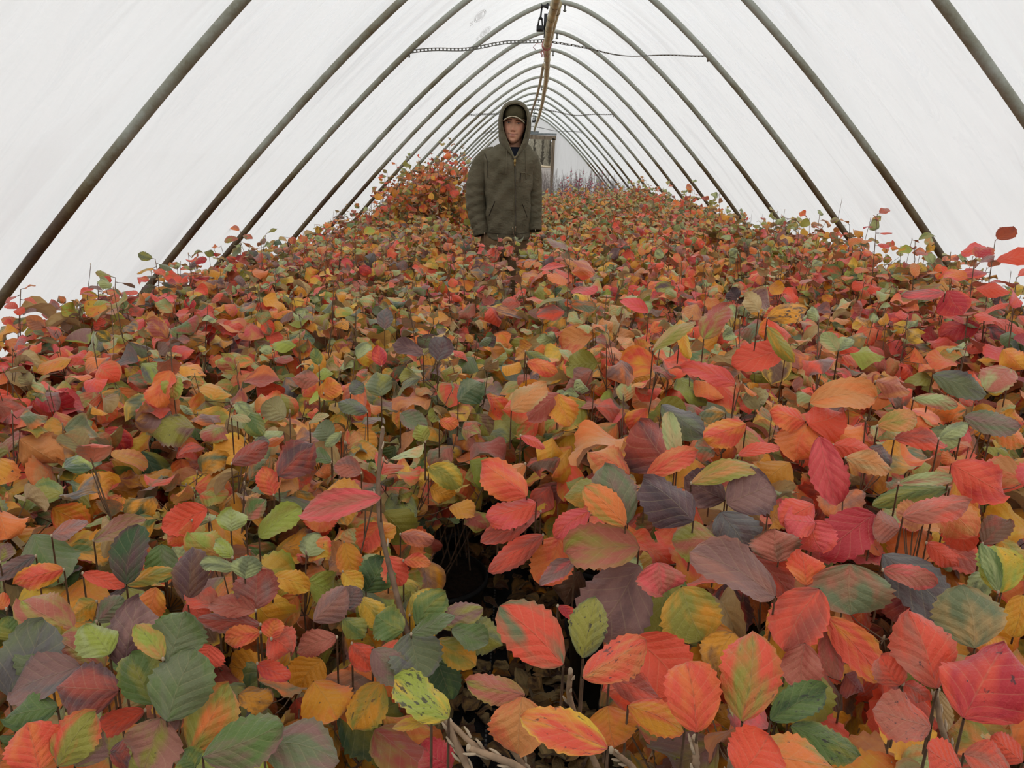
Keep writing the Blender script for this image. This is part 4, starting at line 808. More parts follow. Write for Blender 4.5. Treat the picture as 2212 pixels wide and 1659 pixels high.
# hero leaves of the nearest shrubs, read off leaf by leaf: base, tip (crop pixels), width, colours, spots
CROPS = dict(A=(0, 1100, 2.9676), B=(740, 1100, 2.9676), C=(1472, 1100, 2.9676), D=(500, 600, 2.962), E=(1200, 600, 2.186))
HERO = """
A 1070 1360 1230 940 330 ggreen green 0 .90
A 985 1250 850 960 240 green olive 0 .89
A 1075 985 1170 690 270 ggreen green 0 .93
A 1045 960 890 760 130 ygreen peach 0 .935
A 705 930 560 760 200 ygreen pgreen 0 .91
A 800 1030 880 620 270 purple mauve 0 .89
A 515 1010 110 1150 250 mauve slate 0 .90
A 760 1165 395 1140 300 brick purple 0 .90
A 370 1270 60 1330 190 green dgreen 0 .88
A 330 1080 190 860 200 ggreen green 0 .885
A 670 1020 390 850 230 rose ygreen 0 .88
A 60 1200 260 760 300 slate ggreen 0 .87
A 250 1680 180 1400 260 coral orange .5 .91
A 370 1650 580 1340 230 olive coral 0 .905
A 480 1650 620 1430 190 mauve olive 0 .90
A 1030 1340 930 1640 290 dusty olive .5 .89
A 1300 1590 1760 1400 270 green mauve 0 .89
A 1690 1490 2120 1590 290 ggreen mauve 0 .88
A 1230 1570 1440 1160 260 olive orange 0 .86
A 2010 1105 2150 1320 270 amber orange .5 .80
A 2060 960 1930 1140 200 amber amber 0 .79
A 1350 870 1300 990 200 coral coral 0 .88
A 1670 790 1460 840 110 orange coral 0 .88
A 1720 820 1850 900 180 coral rose 0 .88
A 1740 830 1770 715 120 orange coral 0 .885
A 1640 650 1380 610 120 rose brick 0 .90
A 1670 740 1310 700 110 brick mauve 0 .885
A 1640 640 1650 420 220 brick mauve 0 .90
A 1570 445 1590 310 150 ggreen pgreen 0 .94
A 1510 385 1300 350 80 pgreen ggreen 0 .94
A 1490 310 1390 215 80 ygreen pgreen 0 .95
A 1480 140 1490 15 150 pgreen ygreen 0 .96
A 1205 595 1230 275 180 purple brown 0 .89
A 810 480 880 140 190 dgreen purple 0 .92
A 1035 225 1020 440 160 green ggreen 0 .89
A 810 485 1100 395 90 olive amber 0 .90
A 530 410 770 490 80 redor coral 0 .89
A 410 385 120 470 130 coral amber 0 .89
A 230 300 -10 430 90 slate mauve 0 .89
A 330 170 540 90 130 mauve rose 0 .92
A 600 200 900 80 110 dusty olive 0 .90
A 1660 180 1900 10 150 ygreen olive 0 .90
A 1330 0 1070 95 160 redor coral 0 .91
A 1230 70 1090 210 120 orange redor 0 .90
A 1740 440 1955 500 120 amber yellow 0 .84
A 470 770 170 600 220 rose ygreen 0 .88
A 620 720 770 580 130 ggreen mauve 0 .88
A 1650 990 1840 1070 110 redor crimson 0 .84
A 2010 720 2190 520 170 mauve dusty 0 .86
A 2160 820 1930 900 130 rose brick .5 .85
A 1400 640 1230 560 130 rose coral 0 .885
A 1210 590 1290 720 150 coral rose 0 .87
A 1000 500 930 700 140 orange amber 0 .85
A 620 590 480 690 120 amber olive 0 .86
A 930 1290 620 1420 120 redor brick 0 .86
A 1530 1190 1720 1230 150 amber brown .6 .80
A 700 1560 850 1530 160 brick purple 0 .86
A 1250 1659 1190 1560 140 green olive 0 .86
A 90 840 60 700 150 green olive 0 .87
A 40 640 -20 560 80 orange coral 0 .87
A 0 340 40 230 100 mauve olive 0 .9
A 430 1010 330 780 150 olive amber 0 .87
B 680 1340 370 1110 230 ygreen yellow .9 .97
B 570 1345 345 1395 60 yellow peach 0 .965
B 1415 995 1050 660 290 coral ggreen .2 .98
B 1540 955 1620 605 200 olive ggreen .8 .98
B 1540 1080 1900 860 220 coral peach .75 .985
B 1170 1190 830 1110 150 rose olive 0 .96
B 1150 1200 1130 1530 300 peach coral .5 .96
B 1700 1530 1200 1350 230 coral yellow .7 .97
B 1900 240 1480 270 250 rose olive 0 .95
B 1900 360 1620 780 360 mauve purple 0 .92
B 2020 340 2050 525 240 pink rose 0 .95
B 2080 400 2060 850 300 olive green .3 .90
B 600 740 870 640 140 mauve olive 0 .86
B 470 740 640 550 170 green olive 0 .86
B 390 780 230 690 190 green olive 0 .87
B 430 790 500 1060 270 ggreen slate 0 .87
B 190 900 390 1080 170 mauve ggreen 0 .86
B 700 770 910 850 140 ggreen green 0 .86
B 730 760 990 860 190 olive ggreen 0 .85
B 600 840 830 980 150 amber olive 0 .84
B 440 800 690 690 100 ggreen green 0 .88
B 150 530 250 340 190 dgreen green 0 .80
B 240 90 150 250 150 coral orange .3 .84
B 290 300 370 470 140 coral peach 0 .84
B 390 330 550 345 75 orange coral 0 .84
B 370 160 565 190 100 rose orange 0 .85
B 10 210 70 410 130 amber orange .3 .82
B 0 400 110 510 110 yellow amber .3 .84
B 0 640 100 520 120 mauve slate 0 .86
B 1270 15 925 190 130 brick coral .3 .93
B 1285 165 975 370 130 brick coral .2 .92
B 1390 180 1290 450 220 orange coral .3 .90
B 1490 325 1290 470 100 mauve pink 0 .92
B 1580 10 1380 160 130 pink coral 0 .95
B 700 1659 540 1540 190 crimson brick .2 .86
B 1710 1080 1990 1180 150 brick coral .2 .94
B 1830 1260 2150 1400 170 amber coral .2 .94
B 1700 1260 1740 1500 260 orange amber .3 .91
B 1870 820 2150 1130 300 coral redor .2 .93
B 430 680 560 530 120 yellow olive 0 .85
B 250 1110 90 1380 210 amber olive .7 .80
B 600 960 690 1190 190 dgreen green 0 .80
B 120 560 230 740 130 yellow olive 0 .84
B 0 700 130 800 120 green olive 0 .86
B 60 860 170 1010 130 redor brick 0 .84
B 1000 30 940 30 60 pink coral 0 .94
B 1100 100 960 20 120 redor orange 0 .93
B 80 250 310 120 160 amber orange 0 .80
B 1380 620 1500 700 60 crimson coral 0 .9
B 2160 1100 2120 1330 140 redor coral .7 .95
C 1810 1340 2050 900 440 crimson coral .6 1.0
C 1640 1150 1480 700 300 coral rose .6 .99
C 1600 1400 1270 1290 250 rose coral .75 .99
C 1400 1130 1290 960 170 coral rose .4 .98
C 1420 1120 1570 1210 110 coral rose .4 .98
C 1880 890 1810 530 350 ggreen tan .0 .96
C 1290 290 1710 670 250 slate purple 0 .96
C 1080 350 1090 640 400 ggreen rose .2 .985
C 600 560 120 300 250 mauve dusty 0 .975
C 880 510 680 860 280 brick coral .2 .965
C 250 20 420 280 230 slate purple 0 .985
C 1240 30 930 270 230 crimson crimson .35 .975
C 860 90 680 70 190 pink coral 0 .985
C 830 70 890 250 220 pink coral 0 .985
C 230 190 -30 200 220 olive rose .3 .96
C 390 1360 450 835 310 coral olive .55 1.0
C 100 1430 40 1020 280 coral orange .4 .99
C 420 1560 920 1640 300 orange olive .65 .99
C 380 1710 540 1480 330 redor coral .2 1.0
C 570 1350 890 1170 170 green dgreen .8 .95
C 700 1390 1100 1560 180 green olive .75 .95
C 930 690 1260 1060 190 coral amber 0 .94
C 940 760 1000 1060 130 rose pink .2 .93
C 1290 390 1600 470 120 rose pink 0 .965
C 600 610 680 950 170 amber orange 0 .92
C 330 790 240 1010 210 amber brown .4 .90
C 2050 535 2010 260 220 ygreen yellow .65 .95
C 2030 530 1940 250 90 pgreen green 0 .955
C 1700 0 1820 240 170 redor coral .2 .97
C 1570 215 1750 350 110 coral redor .2 .96
C 1800 1670 1600 1550 220 coral redor 0 .98
C 1810 1570 2080 1680 190 rose coral 0 .985
C 2190 1620 2010 1470 150 coral redor 0 .98
C 430 280 690 540 170 brick coral 0 .955
C 620 340 600 150 250 rose brown 0 .96
C 800 490 770 290 180 redor orange .4 .955
C 1400 470 1420 720 240 dred brick .7 .93
C 2190 550 2130 790 140 amber yellow .3 .92
C 1930 220 2080 80 130 brown brick 0 .95
C 2040 200 2200 420 200 amber olive .4 .93
C 790 860 780 1140 200 rose brick .2 .94
C 1650 1160 1700 1400 90 tan dried 0 .95
C 1960 900 2060 840 90 amber orange 0 .93
C 860 620 940 700 160 orange olive 0 .94
C 700 800 960 880 200 amber orange .4 .92
C 40 1250 160 1010 120 brick coral 0 .97
C 0 500 120 800 330 olive amber .5 .93
C 1400 130 1260 60 200 rose dusty 0 .97
C 1560 30 1400 40 160 peach rose 0 .985
C 1960 400 1890 560 110 pgreen ggreen 0 .95
C 1050 1060 1150 1160 160 dred brick 0 .88
E 650 1150 440 970 230 dpurple purple 0 .99
E 810 1070 1000 990 190 mauve purple 0 .98
E 800 1050 630 950 150 purple mauve 0 .975
E 560 915 410 700 220 brick purple 0 .99
E 500 600 685 730 130 slate ggreen 0 1.03
E 575 880 540 660 70 pgreen dried .6 1.01
E 430 940 645 830 90 coral peach 0 1.0
E 640 970 930 900 90 peach olive .4 1.0
E 1245 750 1320 1040 130 pink crimson 0 1.03
E 1180 680 1035 640 115 redor orange 0 1.03
E 1190 690 1340 640 150 redor coral 0 1.03
E 1200 680 1140 840 200 orange redor 0 1.03
E 1090 330 860 400 120 coral redor 0 1.08
E 850 500 625 430 90 coral pink 0 1.04
E 1200 590 1480 560 130 peach orange 0 1.06
E 1220 1070 1080 1150 130 coral pink 0 1.0
E 340 1160 240 910 170 ggreen mauve 0 .98
E 330 1170 160 1000 120 orange olive .1 .985
E 350 930 180 830 130 peach coral 0 .98
E 900 690 720 750 120 coral amber 0 1.02
E 1870 880 2100 1010 160 coral crimson .2 1.03
E 1780 460 2015 540 100 ggreen slate 0 1.06
E 1335 345 1265 270 60 pgreen dried 0 1.10
E 1335 345 1390 290 55 pgreen ggreen 0 1.10
E 1850 60 1920 160 120 crimson coral 0 1.16
E 1840 70 1655 85 50 pink mauve 0 1.16
E 440 165 320 115 55 pink coral 0 1.06
E 1000 190 1170 150 90 amber dpurple .9 1.12
E 700 290 800 140 110 brick olive .3 1.12
E 460 340 640 215 60 tan olive .3 1.1
E 590 240 630 365 50 amber yellow 0 1.1
E 900 80 1000 130 90 mauve tan .8 1.14
E 860 100 830 60 60 dpurple purple .9 1.14
E 1000 230 1110 380 60 olive amber .3 1.12
E 1640 1130 1930 1060 110 rose coral 0 1.0
E 1790 1060 1960 1200 150 peach coral 0 .99
E 1890 960 1970 1180 90 amber orange 0 .97
E 1860 990 1540 1060 80 olive green 0 .98
E 1620 970 1850 950 55 pgreen rose 0 1.01
E 1370 850 1570 900 90 peach dried .5 1.02
E 1480 800 1570 870 100 mauve slate 0 1.0
E 1310 790 1490 830 90 coral redor 0 1.01
E 860 840 1040 800 60 coral redor 0 1.0
E 740 920 870 880 70 mauve olive 0 .99
E 960 160 900 90 70 dried tan .5 1.16
E 1510 490 1660 530 80 rose peach 0 1.05
E 1690 570 1880 600 60 pgreen rose 0 1.06
E 1930 660 2170 700 100 mauve ggreen 0 1.05
E 1810 760 1940 700 60 pgreen ggreen 0 1.04
E 1520 700 1690 660 90 peach olive 0 1.04
E 1600 760 1820 780 90 brick redor 0 1.02
E 2150 430 2050 520 120 rose pgreen 0 1.08
E 2110 340 2200 420 110 amber orange 0 1.06
E 2060 700 2210 780 100 orange olive 0 1.02
D 955 1408 490 1500 155 pink rose .45 .99
D 300 1270 500 1080 190 purple brick 0 .93
D 0 1190 210 1070 110 brick mauve 0 .93
D 90 1545 200 1430 110 green rose 0 .93
D 960 755 930 615 140 ggreen olive 0 .97
D 1450 790 1590 680 150 ggreen dgreen 0 .97
D 1230 490 1050 430 95 purple mauve 0 .97
D 1320 530 1350 390 130 purple slate 0 .98
D 960 565 940 445 80 crimson coral 0 .96
D 2090 745 2160 930 150 amber orange .4 1.0
D 2100 740 1925 890 140 brick rose 0 1.0
D 1790 850 1990 690 150 peach tan 0 1.0
D 1890 540 2060 600 90 orange coral 0 1.03
D 1890 1400 1630 1200 210 coral orange .2 .98
D 1880 1190 1740 1295 95 peach orange .2 1.0
D 1260 1210 1450 1320 130 olive yellow 0 .90
D 830 1250 680 1200 110 rose mauve 0 .93
D 980 330 990 205 85 slate mauve 0 .98
D 1950 1440 1660 1520 170 coral pink 0 .97
D 640 1030 560 950 120 ggreen ggreen 0 .95
D 560 560 530 460 60 green olive 0 .97
D 640 1180 480 1130 90 ggreen green 0 .93
D 700 990 610 1070 60 pgreen ggreen 0 .96
D 1240 1050 1200 950 90 olive ygreen 0 .95
D 1080 870 1230 950 110 ggreen mauve 0 .94
D 870 860 700 800 90 ggreen slate 0 .94
D 100 850 190 990 110 green olive 0 .95
D 30 800 100 870 70 pgreen ggreen 0 .97
D 500 930 610 880 40 dried pgreen 0 .98
D 0 890 110 910 45 dried pgreen 0 .97
D 590 740 690 690 110 orange amber 0 .93
D 560 660 410 640 100 rose brown 0 .94
D 560 760 650 700 100 orange yellow 0 .92
D 270 1390 200 1230 120 coral orange 0 .90
D 1850 1010 1990 1080 60 coral pink 0 1.02
D 1330 920 1440 930 70 orange coral 0 .95
D 760 740 830 680 90 slate ggreen 0 .95
D 1880 470 2030 540 60 ggreen olive 0 1.02
"""
def parse_heroes():
    R = np.random.default_rng(77); out = []
    for ln in HERO.strip().splitlines():
        c, bx, by, tx, ty, w, ca, cb, sp, z = ln.split(); ox, oy, s = CROPS[c]
        b = (ox+float(bx)/s, oy+float(by)/s); t = (ox+float(tx)/s, oy+float(ty)/s); z = float(z)
        Pb = atz(*b, z); zc = (Pb-CAM)@CF
        if zc > 2.6: zc = 2.6
        d = ray(*t); foreL = math.hypot(t[0]-b[0], t[1]-b[1])/F_PX*zc; Wm = float(w)/s/F_PX*zc
        # tips lie a little farther when they point up in the picture, nearer when they point down
        dz = 0.35*(b[1]-t[1])/F_PX*zc+R.uniform(-.1, .1)*foreL
        Pb = CAM+ray(*b)*zc; Pt = CAM+d*(zc+dz)
        out.append(dict(P=Pb, T=Pt, L=np.linalg.norm(Pt-Pb)*1.12, W=Wm*1.26, ca=PC[ca], cb=PC[cb], spot=float(sp), zc=zc, b=b, t=t, wpx=float(w)/s))
    return out
HL = parse_heroes()
def hero_LV(hs, R):
    n = len(hs); P = np.array([h['P'] for h in hs]); D = nrmz(np.array([h['T'] for h in hs])-P)
    view = nrmz(CAM-P); N = nrmz(view*0.85+np.array([0, 0, .45])+R.normal(0, .12, (n, 3)))
    k1 = R.uniform(.15, 1.15, n)
    return dict(P=P, D=D, N=N, L=np.array([h['L'] for h in hs])*(1+k1**2*.05), W=np.array([h['W'] for h in hs]), k1=k1, k2=R.uniform(-.55, .35, n), wav=R.uniform(.4, 1.5, n), ph=R.uniform(0, 6, n),
        tw=R.uniform(-.3, .3, n), skew=R.uniform(-1, 1, n), rnd=R.uniform(0, 1, n), ca=np.array([h['ca'] for h in hs]), cb=np.array([h['cb'] for h in hs]), spot=np.array([h['spot'] for h in hs]))

def smooth(a, b, x): t = min(1, max(0, (x-a)/(b-a))); return t*t*(3-2*t)
def canopy(x, y):
    h = .90
    if x > 0: h = .93+.07*smooth(.8, 1.6, y)+.08*smooth(2.0, 5.0, y)*smooth(.3, 1.1, x)+.07*smooth(1.2, 1.9, x)+.05*smooth(6, 10, y)
    else: h = .90+.08*smooth(3.0, 5.5, y)
    return h
def palette(x, y, r):
    if x < 0:
        if y < 1.15: return 'green' if r < .8 else 'mixed'
        if x < -.95 and y < 3.2: return 'scarlet' if r < .45 else 'red' if r < .7 else 'mixed'
        if y < 2.4: return 'mixed' if r < .45 else 'green' if r < .8 else 'orange'
        if y < 3.4: return 'mixed' if r < .55 else 'red' if r < .8 else 'olive'
        if y < 6.5: return 'mauve' if r < .45 else 'red' if r < .8 else 'mixed'
        return 'orange' if r < .5 else 'red' if r < .8 else 'olive'
    if y < 1.5: return 'red' if r < .75 else 'orange' if r < .9 else 'mixed'
    if x > .85 and y < 2.0: return 'green' if r < .45 else 'red'
    if y < 3.4 and x < .55: return 'mixed' if r < .4 else 'orange' if r < .75 else 'olive'
    if y < 3.4: return 'scarlet' if r < .35 else 'red' if r < .8 else 'orange'
    if y < 6.5: return 'red' if r < .45 else 'orange' if r < .75 else 'mixed'
    return 'olive' if r < .45 else 'orange' if r < .85 else 'red'

def shrub_LV(x, y, H, Rc, mixname, R, nst, per, lsz, tall=False):
    """leaves and stem paths of one shrub in world space"""
    paths = []; LVs = dict(P=[], az=[], q=[], sc=[], top=[])
    for s in range(nst):
        a = R.uniform(0, 6.28); rr_ = Rc*math.sqrt(R.uniform(0.02, 1)); lead = R.uniform() < .12
        top = H-.10*(rr_/Rc)**2+R.uniform(-.10, .05)+(R.uniform(.06, .16) if lead else 0)
        b = np.array([x+.05*R.normal(), y+.05*R.normal(), .25]); e = np.array([x+rr_*math.cos(a), y+rr_*math.sin(a), top])
        m = b*.5+e*.5+np.array([rr_*.22*math.cos(a), rr_*.22*math.sin(a), -.02])*(1)+R.normal(0, .012, 3)
        t = np.linspace(0, 1, 7)[:, None]; pth = b*(1-t)**2+2*m*t*(1-t)*1.0+e*t**2; pth[1:-1] += R.normal(0, .006, (5, 3)); paths.append((pth, .0025, .0010))
        lo = .52 if tall else .34
        for k in range(per):
            f = 1-(k+R.uniform(0, .9))/per*(1-lo); pf = np.array([np.interp(f, t[:, 0], pth[:, c]) for c in range(3)])
            az = R.uniform(0, 6.28) if k > 1 else a+R.uniform(-1, 1)
            off = 0 if (k < 3 or lead) else R.uniform(0, .11)
            P = pf+np.array([math.cos(az)*off, math.sin(az)*off, off*R.uniform(.1, .7)])
            LVs['P'].append(P); LVs['az'].append(az); LVs['q'].append((P[2]-.45)/(H-.45)); LVs['sc'].append(.6 if k < 2 else 1.0 if not lead else .8); LVs['top'].append(k < 2)
    for k in range(0 if tall else (80 if y < 1.8 else 36 if y < 5.2 else 14)):      # the yellowing leaves lower down
        a = R.uniform(0, 6.28); r2 = Rc*1.05*math.sqrt(R.uniform(.05, 1))
        LVs['P'].append(np.array([x+r2*math.cos(a), y+r2*math.sin(a), H-R.uniform(.10, .34)])); LVs['az'].append(a+R.uniform(-.9, .9)); LVs['q'].append(R.uniform(.2, .62)); LVs['sc'].append(1.0); LVs['top'].append(False)
    P = np.array(LVs['P']); az = np.array(LVs['az']); q = np.clip(np.array(LVs['q']), 0, 1.1); n = len(P); top = np.array(LVs['top'])
    dip = R.uniform(-.15, .95, n)+(1-q)*.35; dip[top] = R.uniform(-.9, .3, top.sum())
    D = np.stack([np.cos(az)*np.cos(dip), np.sin(az)*np.cos(dip), -np.sin(dip)], 1)
    N = nrmz(np.array([0, 0, 1.0])[None]+R.normal(0, .33, (n, 3))+np.array([0, -.46, 0]))
    L = lsz*R.uniform(.68, 1.18, n)*np.array(LVs['sc']); W = L*R.uniform(.70, .95, n)
    ci = pick(MIXES[mixname], n, R); low = R.uniform(0, 1, n) > np.clip(q*1.9-.88, 0, .96); ci[low] = pick(LOW, low.sum(), R)
    cj = pick(MIXES[mixname], n, R); lw = R.uniform(0, 1, n) < .5; cj[low & lw] = pick(LOW, int((low & lw).sum()), R)
    ca = PA[ci]*R.uniform(.85, 1.12, (n, 1)); cb = PA[cj]*R.uniform(.85, 1.12, (n, 1))
    young = top & (R.uniform(0, 1, n) < .45); ca[young] = PC['pgreen']; cb[young] = np.where(R.uniform(0, 1, (young.sum(), 1)) < .5, PC['ggreen'], PC['peach'])
    dead = R.uniform(0, 1, n) < .025; k2 = R.uniform(-.75, .45, n); k1 = R.uniform(.1, 1.8, n); ca[dead] = PC['dried']; cb[dead] = PC['tan']; k2[dead] = 1.6; k1[dead] = 2.0; W[dead] *= .55
    P = P+D*.012
    return dict(P=P, D=D, N=N, L=L, W=W, k1=k1, k2=k2, wav=R.uniform(.3, 2.0, n), ph=R.uniform(0, 6, n), tw=R.uniform(-.5, .5, n), skew=R.uniform(-1, 1, n), rnd=R.uniform(0, 1, n),
                ca=np.clip(ca, 0, 1), cb=np.clip(cb, 0, 1), spot=np.where(R.uniform(0, 1, n) < .22, R.uniform(.3, .8, n), 0.0)), paths

# pot shared by all shrubs
g = Geo(); th = np.arange(24)*2*math.pi/24
def ring(r, z): return [(r*math.cos(a), r*math.sin(a), z) for a in th]
g.loft([ring(.108, 0), ring(.112, .01), ring(.134, .215), ring(.143, .217), ring(.144, .238), ring(.136, .240), ring(.131, .20)], cap=True)
POT = g.mesh('pot', M['pot'])
g = Geo(); g.loft([ring(.130, .205), ring(.129, .225)]); SOIL = g.mesh('compost', M['soil'])

cols = [-1.66, -1.33, -.98, -.64, -.30, .32, .70, 1.04, 1.38, 1.72, 2.04]
_cn = ['by the film', 'fourth from the aisle', 'third from the aisle', 'second from the aisle', 'beside the aisle', 'beside the aisle', 'second from the aisle',
       'third from the aisle', 'fourth from the aisle', 'fifth from the aisle', 'by the film']
colname = dict(zip(cols, _cn))
rows = [.62+.35*k if k < 10 else 3.77+.43*(k-9) for k in range(29)]
SH = []
for ri, y in enumerate(rows):
    for cx in cols:
        R = np.random.default_rng(1000+ri*20+cols.index(cx))
        jx, jy = R.uniform(-.05, .05), R.uniform(-.05, .05); x = cx+jx
        if cx in (cols[4], cols[5]) and (1.5 < y < 5.0 or y > 5.6): x -= (.15 if 3.9 < y < 5.0 else .07)*(1 if cx > 0 else -1)
        yy = y+jy+(.12 if cols.index(cx) % 2 else 0)
        if abs(x-.02) > .66*yy+.42: continue
        
        if abs(x+.10) < .44 and abs(yy-5.3) < .30: continue          # the man stands here
        SH.append((x, yy, cx, ri, R))
print('shrubs', len(SH))
def put_shrub(x, y, cx, ri, R, hero=()):
    H = canopy(x, y)+R.uniform(-.05, .04); Rc = .245; tall = False; lsz = .088 if y < 2.6 else .080; mixn = palette(x, y, R.uniform())
    if abs(cx+.30) < .01 or abs(cx-.32) < .01: H -= .03
    if cx in (cols[0], cols[-1]): H = min(H+.02, 1.14); Rc = .21
    if -1.2 < x < -.38 and 6.6 < y < 8.1: H = 1.42+R.uniform(-.06, .05)-.28*max(0, (-.75-x)); tall = True; Rc = .24; mixn = 'orange' if R.uniform() < .6 else 'red'
    if x < -1.2 and 4.6 < y < 9.5 and ri % 2: H -= .12
    if y > 11: H -= .08
    near, mid = y < 1.62, y < 5.2
    nst, per = (8, 25) if near else (9, 22) if mid else (8, 19)
    if tall: nst, per = 11, 17
    lv, paths = shrub_LV(x, y, H, Rc, mixn, R, nst, per, lsz, tall)
    P = lv['P']; lim = film_limit(np.minimum(P[:, 2], ZA-.02)+.02)-.06
    ok = np.abs(P[:, 0]-XR) < lim-.045
    px, py, zc = proj(P+lv['D']*lv['L'][:, None]*.5)
    ok &= zc > .52; ok &= ~((px > 1024) & (px < 1060) & (py > 505) & (py < 529) & (zc < 5.4) & (zc > 2.5))
    # keep the aisle open
    ax = .02+.05*math.sin(y*1.1); ok &= ~((np.abs(P[:, 0]-ax) < (.0 if y > 1.7 else .15)) & (P[:, 2] < .80)); ok &= ~((np.abs(P[:, 0]-ax) < .07) & (y < 1.4))
    # room for the man's legs and body
    ok &= ~((np.abs(P[:, 0]+.10) < .19) & (np.abs(P[:, 1]-5.3) < .13)); ok &= ~((px > 1096) & (px < 1122) & (py > 560) & (py < 665) & (zc < 5.3) & (zc > 2.5))
    ok &= ~((px > 1010) & (px < 1165) & (py < 512) & (zc < 5.4) & (y < 5.3) & (zc > 2.5))
    if mid:
        for h in HL:
            if h['zc'] < zc.min()-.5: continue
            cx_, cy2 = (h['b'][0]+h['t'][0])/2, (h['b'][1]+h['t'][1])/2; Lp = math.hypot(h['t'][0]-h['b'][0], h['t'][1]-h['b'][1]); a0, a1 = (h['t'][0]-h['b'][0])/Lp, (h['t'][1]-h['b'][1])/Lp
            dx, dy = px-cx_, py-cy2; al = (dx*a0+dy*a1)/(Lp*.5+5); pe = (-dx*a1+dy*a0)/(h['wpx']*.5+5)
            ok &= ~((al**2+pe**2 < 1.0) & (zc < h['zc']+.03))
    # the open look down to the ground between the beds, close to the camera
    gap = (np.abs(px-1040+(py-1400)*.12) < 105) & (py > 1150) & (zc < 2.2); ok &= ~gap
    jt = R.normal(0, 22, len(px)); gap2 = (px+jt > 890+(1340-py)*.12) & (px+jt < 1125) & (py+jt > 1085) & (py < 1340) & (zc < 2.6) & (P[:, 2] > .30); ok &= ~gap2
    lv = sub(lv, ok)
    LVs = [lv]
    if hero: LVs.append(hero_LV(hero, R))
    lv = cat(LVs); lv['P'] = lv['P']-np.array([x, y, 0])
    root = empty('potted_shrub', (x, y, 0.0))
    nu, nv = (9, 19) if near else (5, 9) if mid else (3, 6)
    me = leaves_mesh('foliage', lv, nu, nv, M['leaf']); obj('foliage', me, root)
    g = Geo(); gb = Geo()
    for pth, r0, r1 in paths:
        if g.n > 0 and abs(pth[-1][0]-XR) > float(film_limit(pth[-1][2]))-.10: continue
        pth = pth-np.array([x, y, 0]); g.tube(pth, np.linspace(r0, r1, len(pth)), 6 if near else 4 if mid else 3, cap=False)
        if mid: gb.ball(pth[-1]+np.array([0, 0, .003]), (.0018, .0018, .0045), 5, 4)
    n0 = len(LVs[0]['P']); O = np.array([x, y, 0])
    if mid:                                     # petioles and side twigs to the leaves
        ends = np.concatenate([pp[0][3:] for pp in paths])-O
        for k in range(n0):
            p = LVs[0]['P'][k]-O if False else lv['P'][k]; dd = np.linalg.norm(ends-p, axis=1)+np.maximum(0, (ends[:, 2]-p[2]))*3; c = ends[int(np.argmin(dd))]
            if dd.min() > .10: continue
            if near: g.tube([c, c*.45+p*.55+np.array([0, 0, -.006]), p], [.0012, .0010, .0009], 4, cap=False)
            else: g.tube([c, p], [.0012, .0008], 3, cap=False)
    for h in hero:
        p = h['P']-O; dh = math.hypot(p[0], p[1])+1e-6; kk = 1-min(.09, dh)/dh; kk = 1-min(.05, dh)/dh; c = np.array([p[0]*kk, p[1]*kk+.01, max(.3, p[2]-.17)])
        vd = nrmz(h['P']-CAM); c = p+vd*.09+np.array([0, 0, -.07]); c[2] = max(c[2], .3); g.tube([p, p+vd*.02+np.array([0, 0, -.006]), p*.5+c*.5, c], [.0010, .0011, .0013, .0013], 5, cap=False); (gb.ball(p, (.0016, .0016, .0024), 6, 5) if h['wpx'] < 45 else None)
    two_mats(g, gb, 'stems', M['stem'], M['bud'], root)
    obj('pot', POT, root); obj('compost', SOIL, root)
    side = 'left' if cx < 0 else 'right'
    row = f"{ordn[ri]} row back" if ri < 20 else f"{ordn[28-ri]} row from last"
    if tall: lab = f"tall leggy {NAMEMIX[mixn]} shrub left of the man, {row}, {colname[cx]}"
    else: lab = f"potted shrub, {NAMEMIX[mixn]} leaves, {side} bed, {row}, {colname[cx]}"
    tag(root, lab, 'shrub', 'potted shrubs packed in the beds'); return root
# give every hero leaf to the nearest shrub
own = {k: [] for k in range(len(SH))}
XY = np.array([(s[0], s[1]) for s in SH])
for h in HL:
    k = int(np.argmin(np.linalg.norm(XY-(h['P'][:2]+np.array([0, .10])), axis=1))); own[k].append(h)
for k, s in enumerate(SH): put_shrub(*s, hero=own[k])
# ------------------------------------------------------------------ leaf litter on the fabric
R = np.random.default_rng(5); n = 8000
P = np.stack([R.uniform(-.7, .9, n), R.uniform(.8, 5.0, n), R.uniform(.004, .04, n)], 1)
keep = ~((np.abs(P[:, 0]+.02) < .07) & (R.uniform(0, 1, n) < .75)); P = P[keep]; n = len(P)
az = R.uniform(0, 6.28, n); D = np.stack([np.cos(az), np.sin(az), R.normal(0, .15, n)], 1); N = nrmz(np.array([0, 0, 1.0])+R.normal(0, .4, (n, 3)))
ca = PA[pick(dict(dried=10, tan=12, brown=7, amber=3, brick=1), n, R)]*R.uniform(1.1, 1.6, (n, 1)); cb = PA[pick(dict(brown=10, tan=8, dried=3), n, R)]*.7
lv = dict(P=P, D=D, N=N, L=R.uniform(.045, .08, n), W=R.uniform(.03, .055, n), k1=R.uniform(-.6, 1.8, n), k2=R.uniform(-.6, 1.2, n), wav=R.uniform(.5, 2, n), ph=R.uniform(0, 6, n), tw=R.uniform(-.8, .8, n), skew=R.uniform(-1, 1, n),
          rnd=R.uniform(0, 1, n), ca=ca, cb=cb, spot=R.uniform(0, .6, n))
o = obj('leaf_litter', leaves_mesh('leaf_litter', lv, 5, 8, M['leaf'])); tag(o, 'dry brown fallen leaves strewn over the aisle and between the pots', 'leaves', kind='stuff')
